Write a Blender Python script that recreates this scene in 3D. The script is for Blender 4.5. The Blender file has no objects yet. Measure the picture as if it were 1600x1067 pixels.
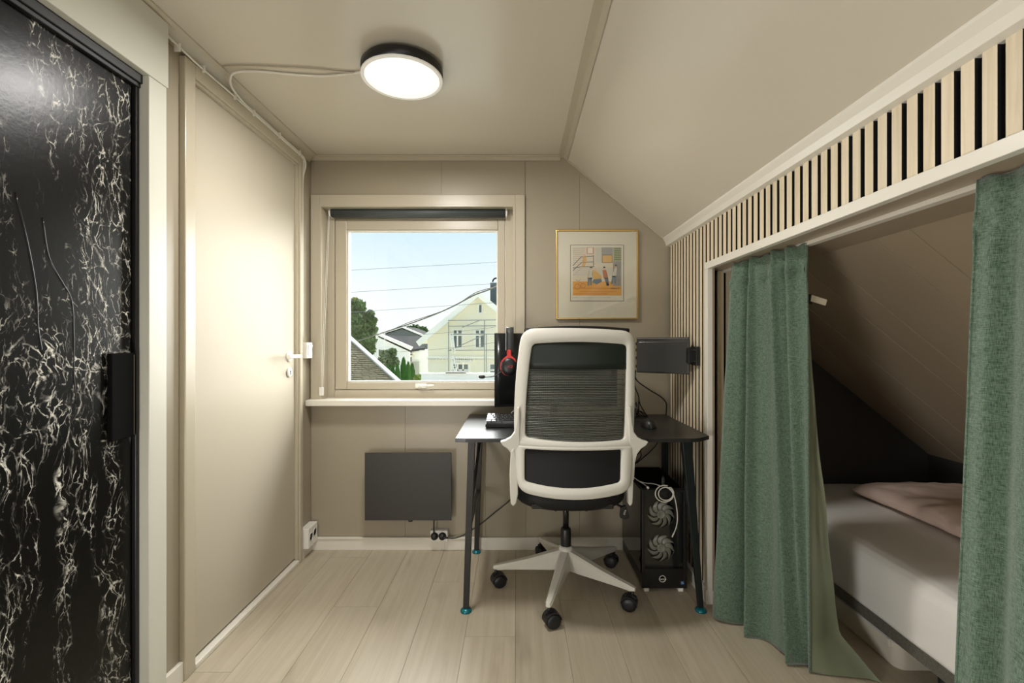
import bpy, bmesh, math, random
from mathutils import Vector, Matrix, noise
random.seed(7)
R = math.radians
sc = bpy.context.scene
C = sc.collection

# ---------------------------------------------------------------- camera
cam = bpy.data.cameras.new('camera'); co = bpy.data.objects.new('camera', cam); C.objects.link(co)
H = 1.118
co.location = (0, 0, H); co.rotation_euler = (R(90), 0, 0)
cam.sensor_width = 36; cam.lens = 36 * 730 / 1600; cam.shift_x = -7 / 1600; cam.shift_y = 0
cam.clip_start = 0.02; cam.clip_end = 500
sc.camera = co

# ---------------------------------------------------------------- sky, sun, lights, exposure
w = bpy.data.worlds.new('sky'); sc.world = w; w.use_nodes = True
nt = w.node_tree; nt.nodes.clear()
o_ = nt.nodes.new('ShaderNodeOutputWorld'); bg = nt.nodes.new('ShaderNodeBackground')
tc = nt.nodes.new('ShaderNodeTexCoord'); sx = nt.nodes.new('ShaderNodeSeparateXYZ'); rp = nt.nodes.new('ShaderNodeValToRGB')
nt.links.new(tc.outputs['Generated'], sx.inputs[0]); nt.links.new(sx.outputs['Z'], rp.inputs[0])
nt.links.new(rp.outputs[0], bg.inputs[0]); nt.links.new(bg.outputs[0], o_.inputs[0])
e = rp.color_ramp.elements
e[0].position = 0.0; e[0].color = (.82, .83, .81, 1)
e[1].position = 0.9; e[1].color = (.34, .52, .76, 1)
a = e.new(.10); a.color = (.74, .79, .82, 1)
a = e.new(.24); a.color = (.53, .68, .80, 1)
bg.inputs[1].default_value = 1.0

def light(name, kind, loc, rot, energy, col, **kw):
    l = bpy.data.lights.new(name, kind); l.energy = energy; l.color = col
    for k, v in kw.items(): setattr(l, k, v)
    o = bpy.data.objects.new(name, l); C.objects.link(o); o.location = loc; o.rotation_euler = rot
    return o
# bright hazy sky seen as a broad soft sun beyond the window
d = Vector((-.22, -1.0, -.06))
light('hazy_sun', 'SUN', (6, 12, 6), d.to_track_quat('-Z', 'Y').to_euler(), 21.0, (1, .985, .95), angle=R(110))
# unseen fill light added at the room's other end, behind the camera
light('rear_fill', 'AREA', (0.10, -0.93, 1.30), (R(90), 0, 0), 7, (1, .98, .94), shape='RECTANGLE', size=.7, size_y=1.3)
# unseen fill light added low, left of the camera, to brighten the nook
d = Vector((1.0, .60, .22))
light('low_fill', 'AREA', (-.85, .05, .42), d.to_track_quat('-Z', 'Y').to_euler(), 11, (1, .98, .95), shape='DISK', size=.5)

vs = sc.view_settings
vs.view_transform = 'Standard'; vs.look = 'None'; vs.gamma = 1; vs.exposure = .5; vs.use_curve_mapping = False

# ---------------------------------------------------------------- helpers
def lin(c):
    f = lambda v: (v / 255) / 12.92 if v <= 10.3 else (((v / 255) + .055) / 1.055) ** 2.4
    return (f(c[0]), f(c[1]), f(c[2]), 1)
MATS = {}
def mat(name, col, rough=.5, metal=0, spec=.5, var=0, vscale=(6, 6, 6), bump=0, bscale=60, bdet=4, coat=0, emit=0, trans=0):
    m = bpy.data.materials.new(name); m.use_nodes = True; MATS[name] = m
    n = m.node_tree.nodes; l = m.node_tree.links; b = n['Principled BSDF']
    b.inputs['Base Color'].default_value = lin(col); b.inputs['Roughness'].default_value = rough
    b.inputs['Metallic'].default_value = metal; b.inputs['Specular IOR Level'].default_value = spec
    b.inputs['Coat Weight'].default_value = coat
    if emit:
        b.inputs['Emission Color'].default_value = (1, .97, .92, 1); b.inputs['Emission Strength'].default_value = emit
    t = n.new('ShaderNodeTexCoord')
    if var:
        mp = n.new('ShaderNodeMapping'); mp.inputs['Scale'].default_value = vscale; l.new(t.outputs['Object'], mp.inputs[0])
        ns = n.new('ShaderNodeTexNoise'); ns.inputs['Scale'].default_value = 1; ns.inputs['Detail'].default_value = 5; l.new(mp.outputs[0], ns.inputs[0])
        mx = n.new('ShaderNodeMix'); mx.data_type = 'RGBA'
        c = lin(col); mx.inputs[6].default_value = tuple(x * (1 - var) for x in c[:3]) + (1,); mx.inputs[7].default_value = tuple(min(1, x * (1 + var)) for x in c[:3]) + (1,)
        l.new(ns.outputs[0], mx.inputs[0]); l.new(mx.outputs[2], b.inputs['Base Color'])
    if bump:
        nb = n.new('ShaderNodeTexNoise'); nb.inputs['Scale'].default_value = bscale; nb.inputs['Detail'].default_value = bdet; l.new(t.outputs['Object'], nb.inputs[0])
        bp = n.new('ShaderNodeBump'); bp.inputs['Strength'].default_value = bump; bp.inputs['Distance'].default_value = .002
        l.new(nb.outputs[0], bp.inputs['Height']); l.new(bp.outputs[0], b.inputs['Normal'])
    return m

WL = {}
def finish(o, parent=None, bevel=0, seg=2, smooth=False):
    C.objects.link(o)
    if parent is not None:
        o.parent = parent
    if smooth and o.type == 'MESH':
        for p in o.data.polygons: p.use_smooth = True
    if bevel:
        m = o.modifiers.new('bevel', 'BEVEL'); m.width = bevel; m.segments = seg; m.limit_method = 'ANGLE'; m.angle_limit = R(40)
        m.harden_normals = False
    return o
def obj(name, bm, m, parent=None, bevel=0, seg=2, smooth=False, label=None, kind=None):
    """one mesh object; bm is in world coordinates, the parent's base is subtracted"""
    base = WL.get(parent.name, Vector((0, 0, 0))) if parent is not None else Vector((0, 0, 0))
    bmesh.ops.recalc_face_normals(bm, faces=bm.faces[:])
    if base.length: bmesh.ops.translate(bm, verts=bm.verts[:], vec=-base)
    me = bpy.data.meshes.new(name); bm.to_mesh(me); bm.free()
    o = bpy.data.objects.new(name, me)
    for x in (m if isinstance(m, (list, tuple)) else [m]): me.materials.append(x)
    finish(o, parent, bevel, seg, smooth)
    WL[o.name] = base.copy()
    if label: o['label'] = label
    if kind: o['kind'] = kind
    return o
def thing(name, label, cat, loc, group=None):
    o = bpy.data.objects.new(name, None); C.objects.link(o); o.location = loc; o.empty_display_size = .05
    o['label'] = label; o['category'] = cat
    if group: o['group'] = group
    WL[o.name] = Vector(loc)
    return o
def tag(o, label, cat, group=None):
    o['label'] = label; o['category'] = cat
    if group: o['group'] = group
    return o
def struct(name, bm, m, parent=None, bevel=0, smooth=False):
    return obj(name, bm, m, parent, bevel, kind=None if parent else 'structure', smooth=smooth)
def B(*boxes):
    bm = bmesh.new()
    for b in boxes: box(bm, *b)
    return bm
def box(bm, x0, x1, y0, y1, z0, z1, mi=0):
    v = [bm.verts.new(p) for p in ((x0, y0, z0), (x1, y0, z0), (x1, y1, z0), (x0, y1, z0), (x0, y0, z1), (x1, y0, z1), (x1, y1, z1), (x0, y1, z1))]
    for f in ((0, 3, 2, 1), (4, 5, 6, 7), (0, 1, 5, 4), (1, 2, 6, 5), (2, 3, 7, 6), (3, 0, 4, 7)):
        bm.faces.new([v[i] for i in f]).material_index = mi
    return v
def prism(bm, pts, vec, mi=0):
    """polygon pts (3D) extruded by vec"""
    a = [bm.verts.new(p) for p in pts]; b = [bm.verts.new(Vector(p) + Vector(vec)) for p in pts]
    n = len(a); bm.faces.new(a).material_index = mi; bm.faces.new(b[::-1]).material_index = mi
    for i in range(n): bm.faces.new((a[i], b[i], b[(i + 1) % n], a[(i + 1) % n])).material_index = mi
def frame_at(d, up=Vector((0, 0, 1))):
    d = Vector(d).normalized(); u = up if abs(d.dot(up)) < .95 else Vector((1, 0, 0))
    s = d.cross(u).normalized(); return s, s.cross(d).normalized()
def cyl(bm, p0, p1, r0, r1=None, n=20, caps=True, mi=0):
    r1 = r0 if r1 is None else r1
    p0 = Vector(p0); p1 = Vector(p1); s, t = frame_at(p1 - p0)
    ra = [bm.verts.new(p0 + (s * math.cos(2 * math.pi * i / n) + t * math.sin(2 * math.pi * i / n)) * r0) for i in range(n)]
    rb = [bm.verts.new(p1 + (s * math.cos(2 * math.pi * i / n) + t * math.sin(2 * math.pi * i / n)) * r1) for i in range(n)]
    for i in range(n):
        f = bm.faces.new((ra[i], rb[i], rb[(i + 1) % n], ra[(i + 1) % n])); f.smooth = True; f.material_index = mi
    if caps:
        bm.faces.new(ra[::-1]).material_index = mi; bm.faces.new(rb).material_index = mi
def lathe(bm, c, axis, prof, n=32, mi=0):
    """prof: list of (r, h) along axis from c"""
    c = Vector(c); ax = Vector(axis).normalized(); s, t = frame_at(ax); rings = []
    for r, h in prof:
        if r < 1e-6: rings.append([bm.verts.new(c + ax * h)])
        else: rings.append([bm.verts.new(c + ax * h + (s * math.cos(2 * math.pi * i / n) + t * math.sin(2 * math.pi * i / n)) * r) for i in range(n)])
    for a, b in zip(rings, rings[1:]):
        for i in range(n):
            j = (i + 1) % n
            q = [a[i % len(a)], a[j % len(a)], b[j % len(b)], b[i % len(b)]]
            u = []
            for x in q:
                if x not in u: u.append(x)
            if len(u) > 2:
                f = bm.faces.new(u); f.smooth = True; f.material_index = mi
    for g in (rings[0], rings[-1]):
        if len(g) > 2:
            try: bm.faces.new(g).material_index = mi
            except ValueError: pass
def smooth_path(pts, k=6):
    pts = [Vector(p) for p in pts]; out = []
    P = [pts[0] * 2 - pts[1]] + pts + [pts[-1] * 2 - pts[-2]]
    for i in range(1, len(P) - 2):
        for j in range(k):
            t = j / k; a, b, c, d = P[i - 1], P[i], P[i + 1], P[i + 2]
            out.append(.5 * ((2 * b) + (c - a) * t + (2 * a - 5 * b + 4 * c - d) * t * t + (3 * b - a - 3 * c + d) * t ** 3))
    out.append(pts[-1]); return out
def tube(bm, pts, r, n=8, k=6, mi=0, closed=False):
    path = smooth_path(pts, k) if k > 1 else [Vector(p) for p in pts]
    prev = None; s = None
    for i, p in enumerate(path):
        d = (path[min(i + 1, len(path) - 1)] - path[max(i - 1, 0)])
        if d.length < 1e-9: continue
        d.normalize()
        if s is None: s, t = frame_at(d)
        else:
            s = (s - d * s.dot(d)).normalized(); t = s.cross(d).normalized()
        ring = [bm.verts.new(p + (s * math.cos(2 * math.pi * a / n) + t * math.sin(2 * math.pi * a / n)) * r) for a in range(n)]
        if prev:
            for a in range(n):
                f = bm.faces.new((prev[a], ring[a], ring[(a + 1) % n], prev[(a + 1) % n])); f.smooth = True; f.material_index = mi
        else: bm.faces.new(ring[::-1]).material_index = mi
        prev = ring
    bm.faces.new(prev).material_index = mi
def bar(bm, p0, p1, wx, wt, mi=0, w1=None):
    """rectangular bar from p0 to p1, wx across, wt the other way; w1 = (wx, wt) at the far end"""
    p0 = Vector(p0); p1 = Vector(p1); s, t = frame_at(p1 - p0, Vector((0, 1, 0)))
    w1 = w1 or (wx, wt)
    a = [bm.verts.new(p0 + s * x * wx / 2 + t * y * wt / 2) for x, y in ((-1, -1), (1, -1), (1, 1), (-1, 1))]
    b = [bm.verts.new(p1 + s * x * w1[0] / 2 + t * y * w1[1] / 2) for x, y in ((-1, -1), (1, -1), (1, 1), (-1, 1))]
    bm.faces.new(a[::-1]).material_index = mi; bm.faces.new(b).material_index = mi
    for i in range(4): bm.faces.new((a[i], b[i], b[(i + 1) % 4], a[(i + 1) % 4])).material_index = mi
def grid(bm, fn, nu, nv, mi=0, closed_u=False):
    V = [[bm.verts.new(fn(i / nu, j / nv)) for i in range(nu + (0 if closed_u else 1))] for j in range(nv + 1)]
    n = nu if closed_u else nu
    for j in range(nv):
        for i in range(n):
            i2 = (i + 1) % len(V[0]) if closed_u else i + 1
            f = bm.faces.new((V[j][i], V[j][i2], V[j + 1][i2], V[j + 1][i])); f.smooth = True; f.material_index = mi
    return V
def P(px, py, D):
    """point at depth D whose measured direction is (px, py)"""
    return Vector(((px - 807) * D / 730, D, H - (py - 533) * D / 730))
def text_mesh(s, size, m, name, parent, M, extrude=.0004):
    cu = bpy.data.curves.new(name, 'FONT'); cu.body = s; cu.size = size; cu.extrude = extrude; cu.align_x = 'CENTER'; cu.align_y = 'CENTER'; cu.resolution_u = 2
    t = bpy.data.objects.new('tmp', cu); C.objects.link(t)
    dg = bpy.context.evaluated_depsgraph_get(); me = bpy.data.meshes.new_from_object(t.evaluated_get(dg))
    bpy.data.objects.remove(t); bm = bmesh.new(); bm.from_mesh(me); bmesh.ops.transform(bm, matrix=M, verts=bm.verts[:])
    return obj(name, bm, m, parent, kind=None)

# ---------------------------------------------------------------- materials
taupe = mat('taupe_paint', (160, 150, 130), .36, bump=.06, bscale=40, bdet=6)
taupe_ceiling = mat('ceiling_paint', (206, 198, 181), .22, bump=.10, bscale=14, bdet=7)
door_paint = mat('door_paint', (188, 179, 160), .45, spec=.2, bump=.05, bscale=30)
taupe_trim = mat('trim_paint', (184, 174, 153), .32)
alcove_paint = mat('alcove_paint', (166, 151, 128), .35)
dark_nook_wall = mat('dark_nook_wall', (62, 60, 56), .6)  # even dark tone for the nook's far and outer walls
white_trim = mat('white_paint', (226, 221, 208), .35)
white_cool = mat('cool_white_paint', (208, 206, 192), .35)
white_plastic = mat('white_plastic', (235, 232, 224), .35)
chair_white = mat('chair_white_plastic', (206, 203, 192), .42, bump=.03, bscale=400)
black_plastic = mat('black_plastic', (26, 26, 25), .4)
black_soft = mat('black_leather', (17, 17, 16), .6, spec=.3, bump=.15, bscale=260)
black_matte = mat('black_felt', (12, 12, 11), .95, spec=.1)
steel = mat('brushed_steel', (170, 165, 155), .3, 1)
gold = mat('brass_frame', (205, 172, 105), .28, 1)
rubber = mat('black_rubber', (24, 24, 25), .45)
desk_top_mat = mat('desk_laminate', (36, 36, 34), .34, bump=.08, bscale=300)
desk_metal = mat('desk_metal', (44, 42, 40), .38, .3)
teal_foot = mat('teal_foot', (22, 110, 122), .25, .3)
heater_mat = mat('heater_enamel', (50, 47, 43), .45)
screen_glass = mat('screen_glass', (62, 62, 60), .12)
red_plastic = mat('red_plastic', (196, 40, 34), .35)

def wood(name, c1, c2, sc_=(30, 30, 1.2), rough=.5, spread=.08, rot=False, knots=False):
    m = mat(name, c1, rough); n = m.node_tree.nodes; l = m.node_tree.links; b = n['Principled BSDF']
    t = n.new('ShaderNodeTexCoord'); oi = n.new('ShaderNodeObjectInfo')
    ad = n.new('ShaderNodeVectorMath'); ad.operation = 'MULTIPLY_ADD'; cb = n.new('ShaderNodeCombineXYZ')
    for i in range(3): l.new(oi.outputs['Random'], cb.inputs[i])
    l.new(cb.outputs[0], ad.inputs[0]); ad.inputs[1].default_value = (37, 53, 71); l.new(t.outputs['Object'], ad.inputs[2])
    mp = n.new('ShaderNodeMapping'); mp.inputs['Scale'].default_value = sc_; l.new(ad.outputs[0], mp.inputs[0])
    ns = n.new('ShaderNodeTexNoise'); ns.inputs['Scale'].default_value = 1; ns.inputs['Detail'].default_value = 8; ns.inputs['Roughness'].default_value = .62; ns.inputs['Distortion'].default_value = .6
    l.new(mp.outputs[0], ns.inputs[0])
    r = n.new('ShaderNodeValToRGB'); r.color_ramp.elements[0].position = .32; r.color_ramp.elements[0].color = lin(c2); r.color_ramp.elements[1].position = .62; r.color_ramp.elements[1].color = lin(c1)
    l.new(ns.outputs[0], r.inputs[0])
    out = r.outputs[0]
    if knots:
        mp2 = n.new('ShaderNodeMapping'); mp2.inputs['Scale'].default_value = (7, 2.2, 1); l.new(ad.outputs[0], mp2.inputs[0])
        k = n.new('ShaderNodeTexNoise'); k.inputs['Scale'].default_value = 1; k.inputs['Detail'].default_value = 3; l.new(mp2.outputs[0], k.inputs[0])
        kr = n.new('ShaderNodeMapRange'); kr.inputs[1].default_value = .58; kr.inputs[2].default_value = .78; kr.inputs[3].default_value = 0; kr.inputs[4].default_value = .55; l.new(k.outputs[0], kr.inputs[0])
        mk = n.new('ShaderNodeMix'); mk.data_type = 'RGBA'; l.new(kr.outputs[0], mk.inputs[0]); l.new(out, mk.inputs[6]); mk.inputs[7].default_value = lin((c2[0] - 38, c2[1] - 38, c2[2] - 38)); out = mk.outputs[2]
    hv = n.new('ShaderNodeHueSaturation'); mr = n.new('ShaderNodeMapRange'); mr.inputs[3].default_value = 1 - spread; mr.inputs[4].default_value = 1 + spread
    l.new(oi.outputs['Random'], mr.inputs[0]); l.new(mr.outputs[0], hv.inputs['Value']); l.new(out, hv.inputs['Color']); l.new(hv.outputs[0], b.inputs['Base Color'])
    bp = n.new('ShaderNodeBump'); bp.inputs['Strength'].default_value = .08; bp.inputs['Distance'].default_value = .002; l.new(ns.outputs[0], bp.inputs['Height']); l.new(bp.outputs[0], b.inputs['Normal'])
    return m
oak_floor = wood('greige_oak_laminate', (183, 172, 152), (169, 157, 135), (40, 1.6, 1), .38, .035, knots=True)
slat_wood = wood('oak_slat', (226, 212, 184), (208, 190, 158), (60, 60, 3), .5, .06)

def fabric(name, c1, c2, scale=1.0, rough=.9, sheen=.3):
    m = mat(name, c1, rough, spec=.15); n = m.node_tree.nodes; l = m.node_tree.links; b = n['Principled BSDF']
    b.inputs['Sheen Weight'].default_value = sheen
    t = n.new('ShaderNodeTexCoord'); cols = []
    for s_ in ((700, 700, 60), (60, 60, 700)):
        mp = n.new('ShaderNodeMapping'); mp.inputs['Scale'].default_value = tuple(x * scale for x in s_); l.new(t.outputs['Object'], mp.inputs[0])
        ns = n.new('ShaderNodeTexNoise'); ns.inputs['Scale'].default_value = 1; ns.inputs['Detail'].default_value = 3; l.new(mp.outputs[0], ns.inputs[0]); cols.append(ns.outputs[0])
    ad = n.new('ShaderNodeMath'); ad.operation = 'ADD'; l.new(cols[0], ad.inputs[0]); l.new(cols[1], ad.inputs[1])
    mr = n.new('ShaderNodeMapRange'); mr.inputs[1].default_value = .78; mr.inputs[2].default_value = 1.22; l.new(ad.outputs[0], mr.inputs[0])
    mx = n.new('ShaderNodeMix'); mx.data_type = 'RGBA'; l.new(mr.outputs[0], mx.inputs[0]); mx.inputs[6].default_value = lin(c2); mx.inputs[7].default_value = lin(c1); l.new(mx.outputs[2], b.inputs['Base Color'])
    bp = n.new('ShaderNodeBump'); bp.inputs['Strength'].default_value = .35; bp.inputs['Distance'].default_value = .001; l.new(ad.outputs[0], bp.inputs['Height']); l.new(bp.outputs[0], b.inputs['Normal'])
    return m
green_cloth = fabric('green_curtain_cloth', (112, 132, 114), (56, 75, 59), 1.5)
green_lining = mat('curtain_lining', (122, 130, 106), .45, bump=.3, bscale=12, bdet=2)
sheet_cloth = mat('bed_sheet', (240, 238, 232), .7, bump=.6, bscale=9, bdet=3)
duvet_cloth = mat('pink_duvet', (224, 198, 184), .8, bump=.7, bscale=22, bdet=3)
frame_cloth = fabric('bed_base_cloth', (112, 109, 98), (66, 64, 57), 1.2)

def marble():
    m = mat('black_marble_foil', (14, 14, 12), .28, spec=.18); n = m.node_tree.nodes; l = m.node_tree.links; b = n['Principled BSDF']
    t = n.new('ShaderNodeTexCoord')
    def noise_(scale, det, rgh, dist, vec=None, mscale=(1, 1, 1), off=(0, 0, 0)):
        mp = n.new('ShaderNodeMapping'); mp.inputs['Scale'].default_value = mscale; mp.inputs['Location'].default_value = off; l.new(vec or t.outputs['Object'], mp.inputs[0])
        q = n.new('ShaderNodeTexNoise'); q.inputs['Scale'].default_value = scale; q.inputs['Detail'].default_value = det; q.inputs['Roughness'].default_value = rgh; q.inputs['Distortion'].default_value = dist
        l.new(mp.outputs[0], q.inputs[0]); return q
    def rng(x, a, b_, c, d_):
        q = n.new('ShaderNodeMapRange'); q.interpolation_type = 'SMOOTHSTEP'
        for i, v in enumerate((a, b_, c, d_)): q.inputs[i + 1].default_value = v
        l.new(x, q.inputs[0]); return q.outputs[0]
    def mth(op, a, b_=None):
        q = n.new('ShaderNodeMath'); q.operation = op
        for i, x in enumerate((a, b_)):
            if x is None: continue
            if isinstance(x, (int, float)): q.inputs[i].default_value = x
            else: l.new(x, q.inputs[i])
        return q.outputs[0]
    # crackle lines: cell edges whose plane is warped, so they branch and break like veins
    def warp(vec, scale, det, amt):
        wp = noise_(scale, det, .65, 0, vec=vec); sb = n.new('ShaderNodeVectorMath'); sb.operation = 'SUBTRACT'; l.new(wp.outputs['Color'], sb.inputs[0]); sb.inputs[1].default_value = (.5, .5, .5)
        ma = n.new('ShaderNodeVectorMath'); ma.operation = 'MULTIPLY_ADD'; l.new(sb.outputs[0], ma.inputs[0]); ma.inputs[1].default_value = (0, amt, amt * 1.2); l.new(vec, ma.inputs[2]); return ma.outputs[0]
    W = warp(t.outputs['Object'], 2.6, 3, .16); W2 = warp(W, 30, 7, .026)
    lay = []
    for k, (s, wd, off) in enumerate(((11, .020, 0), (22, .034, 5), (44, .06, 11))):
        mp = n.new('ShaderNodeMapping'); mp.inputs['Scale'].default_value = (0, 1.5, .56); mp.inputs['Location'].default_value = (off, off, off); l.new(W2, mp.inputs[0])
        q = n.new('ShaderNodeTexVoronoi'); q.feature = 'DISTANCE_TO_EDGE'; q.inputs['Scale'].default_value = s; l.new(mp.outputs[0], q.inputs[0])
        br_ = noise_(s * .9, 5, .7, 0, vec=W2, mscale=(1, 1.6, .8), off=(off + 3, 1, 2))
        lay.append(mth('MULTIPLY', rng(q.outputs['Distance'], wd * .2, wd, 1, 0), rng(br_.outputs[0], .46, .58, 0, 1)))
    veins = mth('MAXIMUM', mth('MULTIPLY', lay[0], .75), mth('MAXIMUM', lay[1], mth('MULTIPLY', lay[2], .85)))
    # the veins gather in upright, slightly leaning streams
    st = noise_(1, 4, .6, .3, vec=W, mscale=(1, 8.5, 1.5), off=(2, 3.1, 1)); mask = rng(st.outputs[0], .45, .56, 0, 1)
    st2 = noise_(1, 4, .65, .3, vec=W, mscale=(1, 24, 12), off=(7, 3, 2)); mask = mth('MULTIPLY', mask, rng(st2.outputs[0], .38, .56, 0.1, 1))
    br = mth('MULTIPLY', veins, mask)
    mx = n.new('ShaderNodeMix'); mx.data_type = 'RGBA'; l.new(br, mx.inputs[0]); mx.inputs[6].default_value = lin((16, 16, 14)); mx.inputs[7].default_value = lin((226, 222, 210))
    l.new(mx.outputs[2], b.inputs['Base Color'])
    # foil texture and its long upright bubbles
    fb = noise_(90, 3, .5, 0); bp = n.new('ShaderNodeBump'); bp.inputs['Strength'].default_value = .12; bp.inputs['Distance'].default_value = .002; l.new(fb.outputs[0], bp.inputs['Height'])
    l.new(bp.outputs[0], b.inputs['Normal'])
    return m
marble_foil = marble()

def glass_mat(name='window_glass'):
    m = bpy.data.materials.new(name); m.use_nodes = True; n = m.node_tree.nodes; l = m.node_tree.links; n.clear()
    o = n.new('ShaderNodeOutputMaterial'); t = n.new('ShaderNodeBsdfTransparent'); g = n.new('ShaderNodeBsdfGlossy'); f = n.new('ShaderNodeFresnel'); mx = n.new('ShaderNodeMixShader')
    t.inputs[0].default_value = (.97, .985, .98, 1); g.inputs['Roughness'].default_value = .02; f.inputs[0].default_value = 1.45
    ge = n.new('ShaderNodeNewGeometry'); ir = n.new('ShaderNodeMapRange'); ir.inputs[3].default_value = 1.45; ir.inputs[4].default_value = 1 / 1.45   # the same clear pane from both faces
    l.new(ge.outputs['Backfacing'], ir.inputs[0]); l.new(ir.outputs[0], f.inputs[0])
    l.new(f.outputs[0], mx.inputs[0]); l.new(t.outputs[0], mx.inputs[1]); l.new(g.outputs[0], mx.inputs[2]); l.new(mx.outputs[0], o.inputs[0])
    return m
glass = glass_mat()

# ---------------------------------------------------------------- the room
XL = -1.11; YB = 2.519; YN = -1.0; ZC = 2.115; XK = .252; SL = .815; XR = .834; XE = 2.30
roofz = lambda x: ZC - SL * (x - XK)

# floor: dark underlay with laminate planks lying in rows
fl = struct('floor', B((XL - .12, XE + .1, YN, YB + .1, -.06, -.012)), black_matte)
def plank_mesh(L):
    bm = B((-.0955, .0955, 0, L - .0012, -.012, 0)); me = bpy.data.meshes.new('plank'); bmesh.ops.recalc_face_normals(bm, faces=bm.faces[:]); bm.to_mesh(me); bm.free(); me.materials.append(oak_floor); return me
full = plank_mesh(1.29)
random.seed(11)
offs = [0, .45, .9, .2, .7, 1.1, .35, .85, .1, .6, 1.0, .3, .75, .15, .55, .95, .4, .8]
cx = XL + .05; i = 0
while cx < XE + .05:
    y = YN - offs[i % 18]
    while y < YB:
        y0 = max(y, YN); y1 = min(y + 1.29, YB)
        if y1 - y0 > .03:
            me = full if (y1 - y0) > 1.288 else plank_mesh(y1 - y0)
            p = bpy.data.objects.new('plank', me); C.objects.link(p); p.location = (cx, y0, 0); p.parent = fl
        y += 1.29
    cx += .192; i += 1

# back wall round the window: wall boards with fine joints
wb = struct('wall_back', B((XL - .2, XE + .1, YB + .006, YB + .16, -.06, .802), (XL - .2, XE + .1, YB + .006, YB + .16, 1.85, 2.4),
    (XL - .2, -1.058, YB + .006, YB + .16, .802, 1.85), (-.007, XE + .1, YB + .006, YB + .16, .802, 1.85)), taupe)
g = .0007
for (x0, x1, z0, z1) in ((XL, -.404, 1.85, ZC), (-.404, .045, 1.85, ZC), (XL, -.60, 0, .802), (-.60, -.167, 0, .802), (-.167, .05, 0, .802),
                         (.05, .34, 0, ZC - .02), (.34, XR - .002, 0, ZC - .02), (XL, -1.058, .802, 1.85), (-.007, .05, .802, 1.85)):
    bm = bmesh.new()
    if x1 > XK:
        x0_, x1_ = x0 + g, x1 - g
        pts = [(x0_, YB, z0), (x1_, YB, z0), (x1_, YB, min(roofz(x1_), ZC))]
        if x0_ < XK: pts.append((XK, YB, ZC))
        pts.append((x0_, YB, min(roofz(x0_), ZC)))
        prism(bm, pts, (0, .006, 0))
    else: box(bm, x0 + g, x1 - g, YB, YB + .006, z0, z1)
    obj('wall_board', bm, taupe, wb)
for (x0, x1) in ((XR + .02, 1.36), (1.362, 2.25)):
    bm = bmesh.new(); prism(bm, [(x0, YB, 0), (x1, YB, 0), (x1, YB, roofz(x1)), (x0, YB, roofz(x0))], (0, .006, 0))
    obj('wall_board', bm, dark_nook_wall, wb, label='dark wall board at the far end of the bed nook')

# left wall: boards beside and above the door, recess for the sliding wardrobe door
DY0, DY1, DZ1 = 1.592, 2.352, 2.008
wl = struct('wall_left', B((XL - .12, XL, 1.372, DY0 - .004, 0, ZC + .05), (XL - .12, XL, DY1 + .004, YB, 0, ZC + .05), (XL - .12, XL, DY0 - .004, DY1 + .004, DZ1 + .004, ZC + .05),
     (XL - .12, XL, YN, 1.372, 1.90, ZC + .05), (XL - .2, XL - .12, YN, YB, 0, ZC + .05), (XL - .12, XL, YN, -.45, 0, 1.9)), taupe)
# knee wall under the slope: black felt backing with oak slats
wr = struct('wall_right', B((XR, XR + .008, 1.99, YB, 0, 1.655), (XR, XR + .03, YN, 1.99, 1.445, 1.655), (XR, XR + .03, YN, -.30, 0, 1.445)), black_matte)
slat_core = mat('slat_core_black', (16, 15, 13), .7)
def slat_mesh(z0, z1):      # oak veneer on the face, black core at the sides
    bm = B((-.0125, 0, 0, .0262, z0, z1)); bmesh.ops.recalc_face_normals(bm, faces=bm.faces[:])
    for f in bm.faces: f.material_index = 0 if abs(f.normal.x) > .5 else 1
    me = bpy.data.meshes.new('slat'); bm.to_mesh(me); bm.free(); me.materials.append(slat_wood); me.materials.append(slat_core); return me
tall = slat_mesh(.062, 1.645); short = slat_mesh(1.455, 1.645)
k = -20
while True:
    y = .798 + k * .0397
    if y > YB - .02: break
    if y > -.98:
        me = tall if y > 2.005 else short
        s_ = bpy.data.objects.new('slat', me); C.objects.link(s_); s_.location = (XR, y, 0); s_.parent = wr
    k += 1
# slatted return inside the nook, facing the room's near end
wret = struct('wall_nook', B((XR + .0085, 1.06, 2.075, 2.10, 0, 1.46)), black_matte)
for x in (.8475, .8885, .9285, .9685, 1.0085):
    obj('slat', B((x, x + .0267, 2.062, 2.075, .0, 1.43)), slat_wood, wret, bevel=.0008, seg=1)
# rear and outer walls
struct('wall_rear', B((XL - .2, XE + .1, YN - .1, YN, -.06, 2.3)), taupe)
struct('wall_nook_outer', B((2.22, 2.26, YN, YB, 0, .62)), dark_nook_wall)
struct('wall_nook_near', B((XR + .03, 2.25, -.34, -.30, 0, 1.7)), alcove_paint)

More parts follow.
